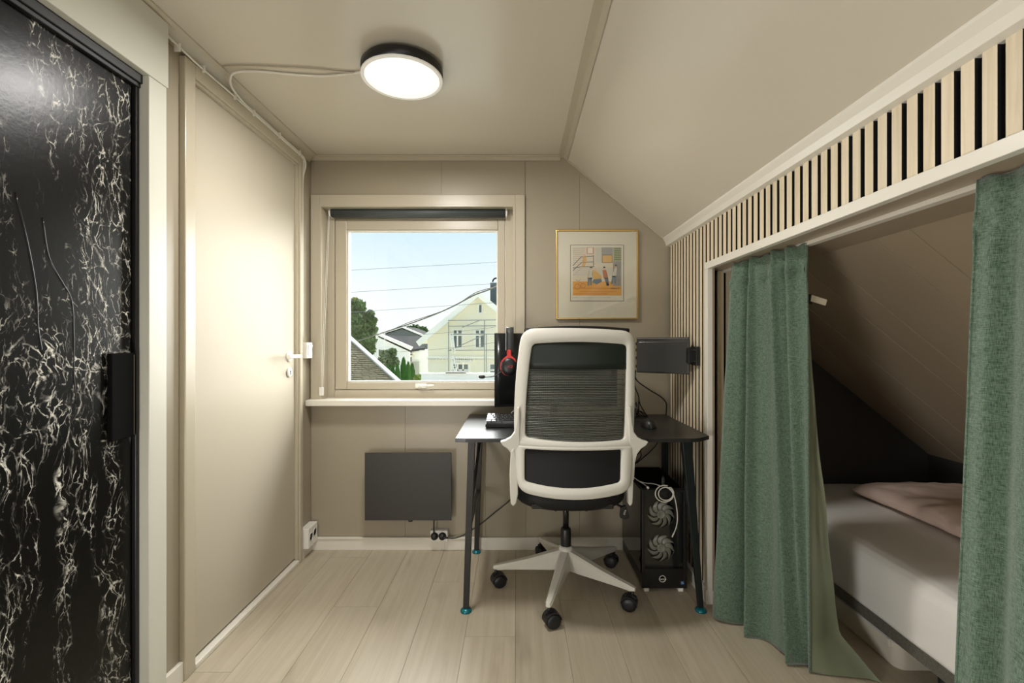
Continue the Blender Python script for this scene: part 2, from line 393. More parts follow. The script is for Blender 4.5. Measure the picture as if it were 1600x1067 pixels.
# ceiling, slope and nook roof
bm = bmesh.new(); box(bm, XL - .2, XK, YN, YB + .1, ZC, ZC + .12)
struct('ceiling', bm, taupe_ceiling)
bm = bmesh.new(); e1 = XE + .1
prism(bm, [(XK, YN, ZC), (XR + .03, YN, roofz(XR + .03)), (XR + .03, YN, roofz(XR + .03) + .15), (XK, YN, ZC + .12)], (0, YB + .1 - YN, 0))
struct('ceiling_slope', bm, taupe_ceiling)
bm = bmesh.new(); prism(bm, [(XR + .03, YN, roofz(XR + .03) + .012), (e1, YN, roofz(e1) + .012), (e1, YN, roofz(e1) + .17), (XR + .03, YN, roofz(XR + .03) + .17)], (0, YB + .1 - YN, 0))
nr = struct('ceiling_nook', bm, black_matte)
js = [-.30, .05, .30, .55, .80, 1.05, 1.30, 1.425, 1.68, 1.825, 2.07, 2.30, YB]
for y0, y1 in zip(js, js[1:]):
    bm = bmesh.new(); prism(bm, [(XR + .032, y0 + .0012, roofz(XR + .032)), (2.24, y0 + .0012, roofz(2.24)), (2.24, y0 + .0012, roofz(2.24) + .012), (XR + .032, y0 + .0012, roofz(XR + .032) + .012)], (0, y1 - y0 - .0024, 0))
    obj('roof_board', bm, alcove_paint, nr, bevel=.0012, seg=1)

# ceiling mouldings
struct('trim_1', B((XL, .235, YB - .018, YB, ZC - .026, ZC - .001), (XL, .235, YB - .028, YB - .0, ZC - .010, ZC - .0005)), taupe_trim, bevel=.002)
bm = bmesh.new(); prism(bm, [(XL, 1.3, ZC), (XL + .045, 1.3, ZC), (XL + .045, 1.3, ZC - .006), (XL + .030, 1.3, ZC - .012), (XL + .012, 1.3, ZC - .034), (XL + .008, 1.3, ZC - .042), (XL, 1.3, ZC - .042)], (0, YB - .028 - 1.3, 0))
struct('trim_2', bm, taupe_trim)
bm = bmesh.new(); prism(bm, [(.226, YN, ZC), (.226, YN, ZC - .007), (.254, YN, ZC - .009), (.272, YN, roofz(.272) - .007), (.272, YN, roofz(.272) + .002)], (0, YB - YN, 0))
struct('trim_3', bm, taupe_trim)
bm = bmesh.new(); prism(bm, [(XK + .02, YB, roofz(XK + .02)), (XK + .02, YB, roofz(XK + .02) - .010), (.80, YB, roofz(.80) - .010), (.80, YB, roofz(.80))], (0, -.008, 0))
struct('trim_4', bm, taupe_trim)
# white crown strip over the slats
zt = roofz(.789)
bm = bmesh.new(); prism(bm, [(.789, YN, zt), (.789, YN, zt - .008), (.800, YN, 1.652), (.806, YN, 1.632), (.8215, YN, 1.626), (.8335, YN, 1.626), (.8335, YN, roofz(.8335))], (0, YB - YN, 0))
struct('trim_5', bm, white_trim, bevel=.001)
# white casing round the bed opening: header board, upright, soffit
struct('trim_6', B((.8115, .834, -.28, 2.017, 1.428, 1.457), (.8115, .834, 1.985, 2.017, .06, 1.428)), white_trim, bevel=.0015)
struct('trim_7', B((.834, 1.10, -.29, 2.06, 1.430, 1.444), (.8345, .8425, 1.987, 2.06, 0, 1.430)), alcove_paint)
struct('trim_8', B((.905, .930, -.28, 2.05, 1.419, 1.431)), white_trim, bevel=.001)
# baseboards
struct('baseboard_back', B((XL, -.382, YB - .014, YB, 0, .063), (-.382, .80, YB - .014, YB, 0, .063), (XL, .80, YB - .02, YB - .004, .060, .068)), white_trim, bevel=.0015)
struct('baseboard_right', B((.806, .835, 1.985, YB, 0, .060), (.835, .86, 1.985, 2.0, 0, .057)), white_trim, bevel=.0015)
struct('baseboard_left', B((XL, XL + .014, 1.44, 1.538, 0, .065), (XL, XL + .014, 2.385, YB, 0, .055)), white_trim, bevel=.0015)
struct('baseboard_nook', B((1.06, 2.2, YB - .012, YB, 0, .06)), white_trim)

# ---------------------------------------------------------------- door
dr = struct('door_1', B((XL - .045, XL - .004, DY0 + .002, DY1 - .002, .028, DZ1 - .002)), door_paint, bevel=.002)
obj('door_frame', B((XL - .06, XL - .0475, DY0 - .02, DY1 + .02, 0.02, DZ1 + .02)), taupe_trim, dr)
obj('casing', B((XL - .002, XL + .020, 1.538, DY0 - .004, 0, DZ1 + .052)), taupe_trim, dr, bevel=.003)
obj('casing', B((XL - .002, XL + .020, DY0 - .004, DY1 + .034, DZ1 + .006, DZ1 + .052)), taupe_trim, dr, bevel=.003)
obj('casing', B((XL - .002, XL + .020, DY1 + .006, DY1 + .034, 0, DZ1 + .006)), taupe_trim, dr, bevel=.003)
obj('door_stop', B((XL - .004, XL + .010, DY0 - .003, DY0 + .004, .02, DZ1), (XL - .004, XL + .010, DY1 - .004, DY1 + .006, .02, DZ1), (XL - .004, XL + .010, DY0 - .003, DY1 + .006, DZ1 - .004, DZ1 + .006)), taupe_trim, dr, bevel=.001)
obj('threshold', B((XL - .05, XL + .018, DY0, DY1, 0, .018)), white_trim, dr, bevel=.003, label='pale threshold strip')
for z in (.235, 1.735):
    bm = bmesh.new(); cyl(bm, (XL + .004, DY0 + .006, z), (XL + .004, DY0 + .006, z + .105), .0065)
    cyl(bm, (XL + .004, DY0 + .006, z + .05), (XL + .004, DY0 + .006, z + .053), .0072)
    obj('hinge', bm, steel, dr)
bm = bmesh.new(); hz = 1.046; hy = 2.285
lathe(bm, (XL - .004, hy, hz), (1, 0, 0), [(0, 0), (.026, 0), (.026, .007), (.022, .010), (0, .010)], 28)
cyl(bm, (XL, hy, hz), (XL + .05, hy, hz), .009)
tube(bm, [(XL + .040, hy + .004, hz), (XL + .052, hy - .004, hz), (XL + .054, hy - .03, hz), (XL + .052, hy - .075, hz), (XL + .050, hy - .11, hz)], .0095, n=14)
obj('door_handle', bm, white_plastic, dr, bevel=.001)
bm = bmesh.new(); lathe(bm, (XL - .004, hy, .967), (1, 0, 0), [(0, 0), (.024, 0), (.024, .006), (.020, .009), (0, .009)], 28)
obj('keyhole_plate', bm, white_plastic, dr)
bm = bmesh.new(); cyl(bm, (XL + .0045, hy, .972), (XL + .006, hy, .972), .005); box(bm, XL + .0045, XL + .006, hy - .0025, hy + .0025, .956, .972)
obj('keyhole', bm, black_plastic, dr)

# ---------------------------------------------------------------- window
WY = 2.590
wn = struct('window_1', B((-1.058, -1.010, WY, WY + .07, .802, 1.850), (-.062, -.007, WY, WY + .07, .802, 1.850), (-1.010, -.062, WY, WY + .07, 1.796, 1.850), (-1.010, -.062, WY, WY + .07, .802, .848)), taupe_trim, bevel=.003)
obj('window_frame', B((-1.0085, -.944, WY + .008, WY + .062, .850, 1.795), (-.103, -.0635, WY + .008, WY + .062, .850, 1.795), (-.944, -.103, WY + .008, WY + .062, 1.739, 1.795), (-.944, -.103, WY + .008, WY + .062, .850, .891)), taupe_trim, wn, bevel=.004)
obj('glazing_bead', B((-.944, -.936, WY + .018, WY + .05, .891, 1.739), (-.111, -.103, WY + .018, WY + .05, .891, 1.739), (-.936, -.111, WY + .018, WY + .05, 1.731, 1.739), (-.936, -.111, WY + .018, WY + .05, .891, .898)), white_trim, wn, bevel=.002)
obj('pane', B((-.938, -.109, WY + .038, WY + .042, .896, 1.734)), glass, wn)
obj('casing', B((-1.104, -1.058, YB - .016, YB, .808, 1.905)), taupe_trim, wn, bevel=.003)
obj('casing', B((-.007, .045, YB - .016, YB, .808, 1.905)), taupe_trim, wn, bevel=.003)
obj('casing', B((-1.058, -.007, YB - .016, YB, 1.850, 1.905)), taupe_trim, wn, bevel=.003)
obj('reveal_lining', B((-1.060, -1.046, YB - .018, WY, .802, 1.852), (-.019, -.005, YB - .018, WY, .802, 1.852), (-1.046, -.019, YB - .018, WY, 1.840, 1.852)), taupe_trim, wn, bevel=.001)
obj('window_sill', B((XL + .001, .075, 2.45, YB, .778, .810), (-1.058, -.007, YB, WY + .01, .778, .806)), white_trim, wn, bevel=.004)
bm = bmesh.new(); box(bm, -.56, -.50, WY - .006, WY + .008, .862, .884)
tube(bm, [(-.535, WY - .006, .873), (-.53, WY - .022, .874), (-.50, WY - .027, .876), (-.455, WY - .027, .877)], .0055, n=10); cyl(bm, (-.535, WY + .005, .873), (-.535, WY - .014, .873), .011)
obj('window_latch', bm, white_plastic, wn, bevel=.002)

# ---------------------------------------------------------------- sliding wardrobe on the left
t = thing('sliding_wardrobe', 'built-in wardrobe with a black marble-patterned sliding door in white casing', 'wardrobe', (XL, .4, 0))
XW = -1.078
obj('casing', B((XL - .06, XW, 1.371, 1.440, 0, 1.899)), white_cool, t, bevel=.002, label='white upright casing')
obj('header_board', B((XL - .0, XW + .003, YN + .01, 1.444, 1.899, 2.098)), white_cool, t, bevel=.002, label='white header board')
obj('track', B((XL - .05, XL + .014, -.45, 1.371, 1.872, 1.899), (XL - .05, XL + .008, -.45, 1.371, 1.860, 1.872), (XL - .06, XL + .004, 1.358, 1.371, 0, 1.872)), black_plastic, t, bevel=.002)
bm = bmesh.new(); box(bm, XL - .03, XL - .006, .45, 1.352, .012, 1.862)
d_ = obj('sliding_door', bm, marble_foil, t, bevel=.001, label='black foil with white marble veins')
bm = bmesh.new()
for pts in ([(1.04, 1.40), (1.065, 1.30), (1.085, 1.19), (1.09, 1.10), (1.10, 1.04)], [(1.10, 1.36), (1.115, 1.27), (1.15, 1.21), (1.172, 1.17), (1.178, 1.08), (1.178, .98), (1.185, .91)]):
    tube(bm, [(XL - .0065, y, z + .05) for y, z in pts], .0022, n=6, k=5)
obj('foil_wrinkle', bm, mat('foil_fold', (20, 20, 18), .2), d_, label='long upright creases in the foil')
obj('handle', B((XL - .006, XL + .008, 1.272, 1.350, .845, 1.085)), black_matte, t, bevel=.003, label='black upright grip')
obj('handle_strip', B((XL + .0075, XL + .0095, 1.343, 1.3475, .850, 1.08)), mat('dark_steel', (120, 115, 108), .3, 1), t)
obj('floor_rail', B((XL - .05, XL + .004, -.45, 1.358, 0, .010)), steel, t)

# ---------------------------------------------------------------- ceiling lamp and its cable
t = thing('ceiling_lamp', 'round flat ceiling lamp with a black rim and white diffuser', 'lamp', (-.412, 1.688, 2.115))
lc = Vector((-.412, 1.688, 0))
bm = bmesh.new(); lathe(bm, lc + Vector((0, 0, 2.115)), (0, 0, -1), [(0, 0), (.11, 0), (.11, .012), (0, .012)], 48)
obj('mounting_plate', bm, white_plastic, t)
bm = bmesh.new(); lathe(bm, lc + Vector((0, 0, 2.103)), (0, 0, -1), [(0, 0), (.141, 0), (.1445, .003), (.1445, .034), (.130, .034), (.130, .032), (0, .032)], 72)
obj('lamp_rim', bm, black_plastic, t)
bm = bmesh.new(); lathe(bm, lc + Vector((0, 0, 2.069)), (0, 0, -1), [(.1300, -.001), (.1445, -.001), (.1445, .004), (.143, .006), (.1325, .006), (.1315, .003), (.130, .003)], 72)
obj('lamp_ring', bm, mat('frosted_ring', (225, 222, 210), .4, emit=.12), t, label='frosted edge of the diffuser')
bm = bmesh.new(); lathe(bm, lc + Vector((0, 0, 2.070)), (0, 0, -1), [(0, 0), (.1313, 0), (.1313, .005), (.128, .008), (.07, .010), (0, .0105)], 72)
obj('lamp_diffuser', bm, mat('lamp_diffuser', (240, 236, 226), .35, emit=.52), t)
# the lamp's own light
lo = light('lamp_glow', 'AREA', (-.412, 1.688, 2.052), (0, 0, 0), 12.5, (1, .975, .94), shape='DISK', size=.25)

t = thing('electric_cable', 'white cable from the ceiling lamp along the top of the left wall', 'cable', (XL, 1.75, 2.08))
bm = bmesh.new(); zc = ZC - .005
tube(bm, [(-.556, 1.715, zc), (-.62, 1.73, zc), (-.72, 1.745, zc), (-.83, 1.735, zc), (-.95, 1.715, zc), (-1.03, 1.715, zc - .004), (-1.062, 1.735, zc - .014), (-1.078, 1.77, zc - .030),
          (-1.086, 1.85, zc - .040), (-1.088, 1.97, zc - .041), (-1.088, 2.1, zc - .043), (-1.088, 2.25, zc - .045), (-1.088, 2.36, zc - .046), (-1.088, 2.40, zc - .056), (-1.090, 2.412, zc - .09), (-1.104, 2.414, zc - .16),
          (-1.105, 2.414, 1.75), (-1.105, 2.414, 1.4), (-1.105, 2.415, 1.13)], .0042, n=8)
obj('cable_run', bm, white_trim, t)
bm = bmesh.new()
tube(bm, [(-.556, 1.722, zc + .001), (-.62, 1.722, zc), (-.74, 1.700, zc), (-.85, 1.69, zc), (-.97, 1.682, zc), (-1.06, 1.685, zc - .001)], .0032, n=8)
obj('cable_run', bm, taupe_trim, t)
bm = bmesh.new(); tube(bm, [(-1.088, 1.445, zc - .038), (-1.088, 1.6, zc - .047), (-1.088, 1.75, zc - .047), (-1.088, 1.9, zc - .048), (-1.088, 2.1, zc - .051), (-1.088, 2.25, zc - .053), (-1.089, 2.37, zc - .056), (-1.094, 2.40, zc - .08), (-1.104, 2.408, zc - .15)], .0038, n=8)
obj('cable_run', bm, white_trim, t)
for y in (1.50, 1.62, 1.80, 1.93, 2.14, 2.34):
    obj('cable_clip', B((-1.1, -1.0805, y, y + .004, zc - .060, zc - .034)), white_trim, t)

# switch and sockets on the left wall
t = thing('light_switch', 'small white surface-mounted light switch between the door and window', 'switch', (XL, 2.45, 1.08))
obj('housing', B((XL, XL + .030, 2.412, 2.476, 1.030, 1.113)), white_plastic, t, bevel=.004)
bm = bmesh.new(); prism(bm, [(XL + .0295, 2.42, 1.045), (XL + .0295, 2.42, 1.10), (XL + .036, 2.42, 1.10), (XL + .032, 2.42, 1.072), (XL + .034, 2.42, 1.045)], (0, .046, 0))
obj('rocker', bm, white_plastic, t, bevel=.0015)
t = thing('wall_socket', 'white double socket box low on the left wall by the corner', 'socket', (XL, 2.45, .1))
obj('housing', B((XL, XL + .044, 2.395, 2.505, .052, .156)), white_plastic, t, bevel=.004)
for y, z in ((2.425, .106), (2.470, .112)):
    bm = bmesh.new(); lathe(bm, (XL + .044, y, z), (1, 0, 0), [(.021, 0), (.021, .002), (.0185, .002), (.0175, -.002), (0, -.002)], 28); obj('socket_ring', bm, white_plastic, t)
    bm = bmesh.new(); cyl(bm, (XL + .042, y, z), (XL + .0455, y, z), .009); obj('socket_well', bm, black_plastic, t)

# ---------------------------------------------------------------- roller blind
t = thing('roller_blind', 'rolled-up dark grey blind at the top of the window', 'blind', (-.54, 2.56, 1.82))
bm = bmesh.new(); cyl(bm, (-1.012, 2.562, 1.822), (-.062, 2.562, 1.822), .0235, n=28)
obj('blind_roll', bm, mat('blind_fabric', (70, 76, 76), .55), t)
obj('bottom_rail', B((-1.008, -.066, 2.5845, 2.5885, 1.795, 1.800)), steel, t, bevel=.001)
for s, x in ((-1, -1.018), (1, -.056)):
    bm = bmesh.new(); box(bm, x - .003, x + .003, 2.545, 2.588, 1.80, 1.843); lathe(bm, (x, 2.562, 1.822), (s, 0, 0), [(0, -.002), (.021, -.002), (.021, .006), (0, .007)], 24)
    obj('bracket', bm, white_plastic, t)
bm = bmesh.new()
def bead_chain(bm, a, b_, n):
    a = Vector(a); b_ = Vector(b_)
    for i in range(n):
        p = a.lerp(b_, i / (n - 1)); r = bmesh.ops.create_icosphere(bm, subdivisions=1, radius=.0021, matrix=Matrix.Translation(p))
    cyl(bm, a, b_, .0007, n=5)
bead_chain(bm, (-1.026, 2.548, 1.80), (-1.050, 2.505, .86), 190); bead_chain(bm, (-1.020, 2.548, 1.80), (-1.040, 2.505, .86), 190)
obj('bead_chain', bm, white_plastic, t, kind='stuff')
bm = bmesh.new(); box(bm, -1.056, -1.034, 2.497, 2.511, .828, .872)
obj('chain_tensioner', bm, white_plastic, t, bevel=.003)

# ---------------------------------------------------------------- panel heater with outlet below
t = thing('panel_heater', 'flat dark grey panel heater mounted on the wall under the window', 'heater', (-.566, 2.48, .18))
obj('front_panel', B((-.793, -.340, 2.440, 2.447, .183, .537)), heater_mat, t, bevel=.002)
obj('body', B((-.783, -.350, 2.447, 2.482, .193, .527)), mat('heater_body', (34, 32, 30), .5), t, bevel=.003)
for x in (-.70, -.46): obj('wall_bracket', B((x, x + .03, 2.482, YB, .22, .50)), steel, t)
bm = bmesh.new(); cyl(bm, (-.556, 2.452, .184), (-.556, 2.452, .176), .012); obj('thermostat_knob', bm, black_plastic, t)
t = thing('wall_outlet', 'white double outlet on the baseboard below the heater, two black plugs', 'outlet', (-.41, YB, .09))
obj('housing', B((-.459, -.366, YB - .034, YB, .053, .112)), white_plastic, t, bevel=.003)
for x in (-.436, -.394):
    bm = bmesh.new(); lathe(bm, (x, YB - .034, .083), (0, -1, 0), [(.0205, 0), (.0205, .0015), (.0185, .0015), (.018, -.0015), (0, -.0015)], 24); obj('socket_ring', bm, black_plastic, t)
t = thing('heater_plug', 'black plug and short cord hanging down from the panel heater', 'plug', (-.436, 2.47, .083), group=None)
bm = bmesh.new(); lathe(bm, (-.436, YB - .0365, .083), (0, -1, 0), [(0, -.001), (.0165, -.001), (.0175, .010), (.014, .018), (0, .020)], 24); obj('plug', bm, black_plastic, t)
bm = bmesh.new(); tube(bm, [(-.436, 2.472, .085), (-.437, 2.470, .110), (-.436, 2.467, .14), (-.435, 2.465, .20)], .0035); obj('cord', bm, black_plastic, t)
t = thing('desk_plug', 'black plug with a cord rising behind the desk legs', 'plug', (-.394, 2.47, .083))
bm = bmesh.new(); lathe(bm, (-.394, YB - .0365, .083), (0, -1, 0), [(0, -.001), (.0165, -.001), (.0175, .010), (.014, .018), (0, .020)], 24); cyl(bm, (-.394, 2.466, .083), (-.362, 2.466, .081), .006, .0045); obj('plug', bm, black_plastic, t)
bm = bmesh.new(); tube(bm, [(-.365, 2.466, .081), (-.33, 2.466, .080), (-.285, 2.470, .092), (-.24, 2.475, .118), (-.18, 2.478, .158), (-.11, 2.480, .215), (-.05, 2.482, .262), (.02, 2.484, .33), (.10, 2.48, .45), (.16, 2.48, .60), (.18, 2.48, .70)], .0035); obj('cord', bm, black_plastic, t)

# ---------------------------------------------------------------- framed print
t = thing('framed_picture', 'narrow gold frame with a cream mount and a watercolour street scene', 'picture', (.43, YB, 1.474))
fx0, fx1, fz0, fz1, fy = .212, .652, 1.237, 1.716, 2.500
obj('frame', B((fx0, fx0 + .008, fy, YB - .003, fz0, fz1), (fx1 - .008, fx1, fy, YB - .003, fz0, fz1), (fx0 + .008, fx1 - .008, fy, YB - .003, fz1 - .008, fz1), (fx0 + .008, fx1 - .008, fy, YB - .003, fz0, fz0 + .008)), gold, t, bevel=.0015)
paper = mat('mount_board', (212, 200, 180), .6)
obj('mount', B((fx0 + .007, fx1 - .007, fy + .006, fy + .010, fz0 + .007, fz1 - .007)), paper, t)
PX = lambda px: fx0 + (px - 58) / 890 * (fx1 - fx0)      # measured on an enlargement of the picture
PZ = lambda py: fz1 - (py - 60) / 975 * (fz1 - fz0)
ink = mat('ink', (62, 58, 54), .7); pc = {n_: mat('print_' + n_, c_, .7) for n_, c_ in dict(sky=(206, 188, 164), orange=(214, 150, 62), amber=(200, 128, 48), grey=(150, 142, 134), rose=(196, 136, 124), blue=(104, 116, 124), green=(150, 150, 108), cream=(222, 208, 184), rust=(190, 112, 74), skin=(214, 170, 138), pale=(196, 184, 166), dark=(74, 68, 64), ochre=(206, 160, 92)).items()}
def flat(bm, pts, y, mi=0):
    bm.faces.new([bm.verts.new((PX(a), y, PZ(b))) for a, b in pts]).material_index = mi
def rect(bm, x0, y0, x1, y1, lay, mi): flat(bm, [(x0, y0), (x0, y1), (x1, y1), (x1, y0)], lay, mi)
def line(bm, pts, wd, lay, mi):
    for (a, b), (c, d2) in zip(pts, pts[1:]):
        L = math.hypot(c - a, d2 - b) or 1; nx, ny = -(d2 - b) / L * wd / 2, (c - a) / L * wd / 2
        flat(bm, [(a + nx, b + ny), (c + nx, d2 + ny), (c - nx, d2 - ny), (a - nx, b - ny)], lay, mi)
names = list(pc); mats_ = [pc[n_] for n_ in names] + [ink, paper]; I = {n_: i for i, n_ in enumerate(names)}; I['ink'] = len(names); I['paper'] = len(names) + 1
bm = bmesh.new(); y0 = fy + .0058
for a in ((212, 222, 795, 227), (212, 832, 790, 838), (212, 222, 217, 838), (789, 222, 795, 838)): rect(bm, *a, y0, I['dark'])
rect(bm, 228, 236, 782, 824, y0, I['paper'])
y1 = y0 - .0002; y2 = y1 - .0002; y3 = y2 - .0002; y4 = y3 - .0002
rect(bm, 240, 250, 766, 622, y1, I['sky']); rect(bm, 240, 622, 766, 775, y1, I['orange'])
rect(bm, 240, 470, 680, 560, y2, I['pale']); rect(bm, 390, 250, 470, 322, y2, I['rose']); rect(bm, 402, 256, 456, 314, y3, I['cream'])
rect(bm, 490, 250, 552, 420, y2, I['pale']); rect(bm, 552, 250, 676, 330, y2, I['grey']); rect(bm, 556, 330, 670, 418, y2, I['dark']); rect(bm, 562, 336, 664, 412, y3, I['ochre'])
rect(bm, 680, 250, 766, 400, y2, I['green']); rect(bm, 676, 400, 766, 672, y2, I['grey'])
for q in range(7): line(bm, [(692, 268 + q * 19), (762, 262 + q * 20)], 4, y3, I['dark'])
for q in range(9): line(bm, [(242, 262 + q * 22), (372 - q * 4, 258 + q * 22)], 3, y2, I['grey'])
for q in range(5): line(bm, [(700 + q * 14, 410), (692 + q * 14, 665)], 2, y3, I['dark'])
rect(bm, 240, 690, 766, 702, y2, I['amber']); rect(bm, 300, 730, 700, 736, y2, I['amber']); rect(bm, 240, 752, 620, 762, y2, I['amber'])
for l_ in ([(240, 450), (330, 355), (465, 345)], [(240, 505), (338, 412), (465, 408)], [(465, 335), (465, 460)], [(240, 475), (330, 462), (470, 462)]): line(bm, l_, 6, y3, I['ink'])
for q in range(4): line(bm, [(244 + q * 22, 548 - q * 22), (274 + q * 22, 546 - q * 22)], 5, y3, I['rose'])
def body(cx_, hy_, top, leg, lean=0, hair='ink', arm=0):
    # one of the print's small painted figures: shoes, trousers, coat, arm, head and hair as flat colour
    flat(bm, [(cx_ - 17 + lean, hy_ + 28), (cx_ - 26, hy_ + 118), (cx_ + 20, hy_ + 122), (cx_ + 19 + lean, hy_ + 26)], y3, I[top])
    flat(bm, [(cx_ - 24, hy_ + 112), (cx_ - 20 - lean, hy_ + 200), (cx_ - 2 - lean, hy_ + 200), (cx_, hy_ + 130), (cx_ + 6 - lean * .4, hy_ + 196), (cx_ + 22 - lean * .4, hy_ + 194), (cx_ + 20, hy_ + 112)], y3, I[leg])
    flat(bm, [(cx_ + lean + 13 * math.cos(k * .785), hy_ + 10 + 17 * math.sin(k * .785)) for k in range(8)], y3, I['skin'])
    flat(bm, [(cx_ + lean - 15, hy_ + 4), (cx_ + lean - 4, hy_ - 12), (cx_ + lean + 14, hy_ - 6), (cx_ + lean + 14, hy_ + 6)], y4, I[hair])
    line(bm, [(cx_ + lean, hy_ + 40), (cx_ + arm * .5, hy_ + 84), (cx_ + arm, hy_ + 104)], 10, y4, I[top])
    line(bm, [(cx_ - 17 + lean, hy_ + 28), (cx_ - 26, hy_ + 118), (cx_ + 20, hy_ + 122), (cx_ + 19 + lean, hy_ + 26)], 2.5, y4, I['ink'])
body(428, 470, 'pale', 'blue', 10, arm=30); body(604, 470, 'rust', 'blue', -24, arm=-34); body(690, 450, 'pale', 'blue', 16, arm=-38)
flat(bm, [(452, 520), (478, 488), (506, 520), (556, 566), (548, 604), (462, 612)], y3, I['ochre']); flat(bm, [(462, 600), (548, 590), (556, 625), (500, 655), (450, 632)], y4, I['blue'])
flat(bm, [(485 + 15 * math.cos(k * .785), 492 + 17 * math.sin(k * .785)) for k in range(8)], y4, I['skin']); flat(bm, [(350, 345), (380, 340), (392, 388), (370, 462), (338, 462), (344, 380)], y3, I['ochre']); flat(bm, [(364 + 12 * math.cos(k * .785), 336 + 14 * math.sin(k * .785)) for k in range(8)], y4, I['skin'])
for (a, b, r_) in ((290, 680, 30), (350, 668, 26)): line(bm, [(a + r_ * math.cos(k * .5236), b + r_ * math.sin(k * .5236)) for k in range(13)], 3, y3, I['ink'])
line(bm, [(290, 680), (312, 628), (345, 640), (350, 668), (290, 680)], 4, y3, I['rust']); line(bm, [(272, 602), (300, 620), (326, 600)], 3, y3, I['ink'])
x_ = 236
random.seed(3)
while x_ < 650:       # the handwritten pencil line under the picture, too small to read
    w_ = random.uniform(6, 14); line(bm, [(x_, 802), (x_ + w_ * .4, 795 + random.uniform(-3, 3)), (x_ + w_, 803)], 2.4, y1, I['grey']); x_ += w_ + random.choice((2, 3, 9))
x_ = 652
while x_ < 738: w_ = random.uniform(7, 13); line(bm, [(x_, 706), (x_ + w_ * .4, 690), (x_ + w_, 704)], 3, y4, I['ink']); x_ += w_
obj('print', bm, mats_, t, label='watercolour of a street scene with painted figures, stairs and an orange ground')
obj('picture_glass', B((fx0 + .007, fx1 - .007, fy + .0028, fy + .0036, fz0 + .007, fz1 - .007)), glass, t)

# ---------------------------------------------------------------- desk
ZD = .728
t = thing('gaming_desk', 'narrow black desk with angled legs and teal feet under the window', 'desk', (.28, 2.2, 0))
bm = bmesh.new(); prism(bm, [(-.247, 1.885, ZD - .016), (-.205, 1.878, ZD - .016), (.70, 1.878, ZD - .016), (.735, 1.885, ZD - .016), (.798, 1.935, ZD - .016), (.798, 2.500, ZD - .016), (-.252, 2.500, ZD - .016)], (0, 0, .016))
obj('tabletop', bm, desk_top_mat, t, bevel=.0015)
def leg(bm, a, b_, w0, w1): bar(bm, a, b_, w0, w0 * .8, w1=(w1, w1 * .8))
for a, b_, w0, w1 in (((-.186, 1.955, .712), (-.209, 1.937, .016), .030, .024), ((-.190, 2.45, .712), (-.212, 2.478, .016), .030, .024)):
    bm = bmesh.new(); leg(bm, a, b_, w0, w1); obj('leg', bm, desk_metal, t, bevel=.002)
for a, b_, w0, w1 in (((.708, 1.955, .712), (.764, 1.940, .016), .040, .022), ((.780, 2.45, .712), (.786, 2.474, .016), .030, .022)):
    bm = bmesh.new(); leg(bm, a, b_, w0, w1); obj('leg', bm, mat('desk_metal_dark', (26, 34, 34), .38, .3) if 'desk_metal_dark' not in MATS else MATS['desk_metal_dark'], t, bevel=.002)
for x, y in ((-.209, 1.936), (-.212, 2.478), (.765, 1.939), (.786, 2.474)):
    bm = bmesh.new(); lathe(bm, (x, y, 0), (0, 0, 1), [(0, 0), (.023, 0), (.024, .004), (.021, .010), (.012, .015), (0, .016)], 28); cyl(bm, (x, y, .014), (x, y, .024), .006); obj('foot', bm, teal_foot, t)
bm = bmesh.new(); bar(bm, (-.187, 1.955, .700), (-.190, 2.46, .700), .028, .025); bar(bm, (-.19, 2.46, .62), (-.198, 1.97, .36), .014, .014); bar(bm, (-.200, 1.955, .33), (-.205, 2.468, .33), .018, .018)
obj('side_brace', bm, desk_metal, t, bevel=.0015)
bm = bmesh.new(); bar(bm, (.71, 1.955, .700), (.778, 2.44, .700), .028, .025); obj('side_brace', bm, desk_metal, t, bevel=.0015)
bm = bmesh.new(); bar(bm, (-.185, 2.38, .70), (.735, 2.38, .70), .025, .025); bar(bm, (-.195, 2.46, .62), (-.13, 2.40, .70), .008, .008); obj('crossbar', bm, desk_metal, t, bevel=.0015)

# ---------------------------------------------------------------- monitor, keyboard, mouse, headset
t = thing('curved_monitor', 'wide black curved monitor on the desk, mostly hidden by the chair', 'monitor', (.19, 2.33, ZD))
def mon(u, v): x = -.108 + u * .60; c = (u - .5) * 2; return Vector((x, 2.335 - .055 * c * c, .797 + v * .362))
def slab(bm, fn, nu, nv, th, mi=0):
    V = grid(bm, fn, nu, nv, mi); W = grid(bm, lambda u, v: fn(u, v) + Vector((0, th, 0)), nu, nv, mi)
    for j in range(nv):
        for i in (0, nu):
            f = bm.faces.new((V[j][i], V[j + 1][i], W[j + 1][i], W[j][i])); f.material_index = mi
    for i in range(nu):
        for j in (0, nv):
            f = bm.faces.new((V[j][i], V[j][i + 1], W[j][i + 1], W[j][i])); f.material_index = mi
bm = bmesh.new(); slab(bm, mon, 24, 2, .022); obj('screen_housing', bm, black_plastic, t, bevel=.001)
bm = bmesh.new(); slab(bm, lambda u, v: mon(.01 + u * .98, .035 + v * .95) + Vector((0, -.001, 0)), 24, 2, .002); obj('screen', bm, mat('monitor_screen', (30, 32, 32), .28), t)
bm = bmesh.new(); cyl(bm, (.19, 2.37, ZD + .01), (.19, 2.37, .95), .02); box(bm, .07, .31, 2.27, 2.43, ZD, ZD + .012); box(bm, .15, .23, 2.352, 2.375, .90, 1.0); obj('stand', bm, black_plastic, t, bevel=.002)

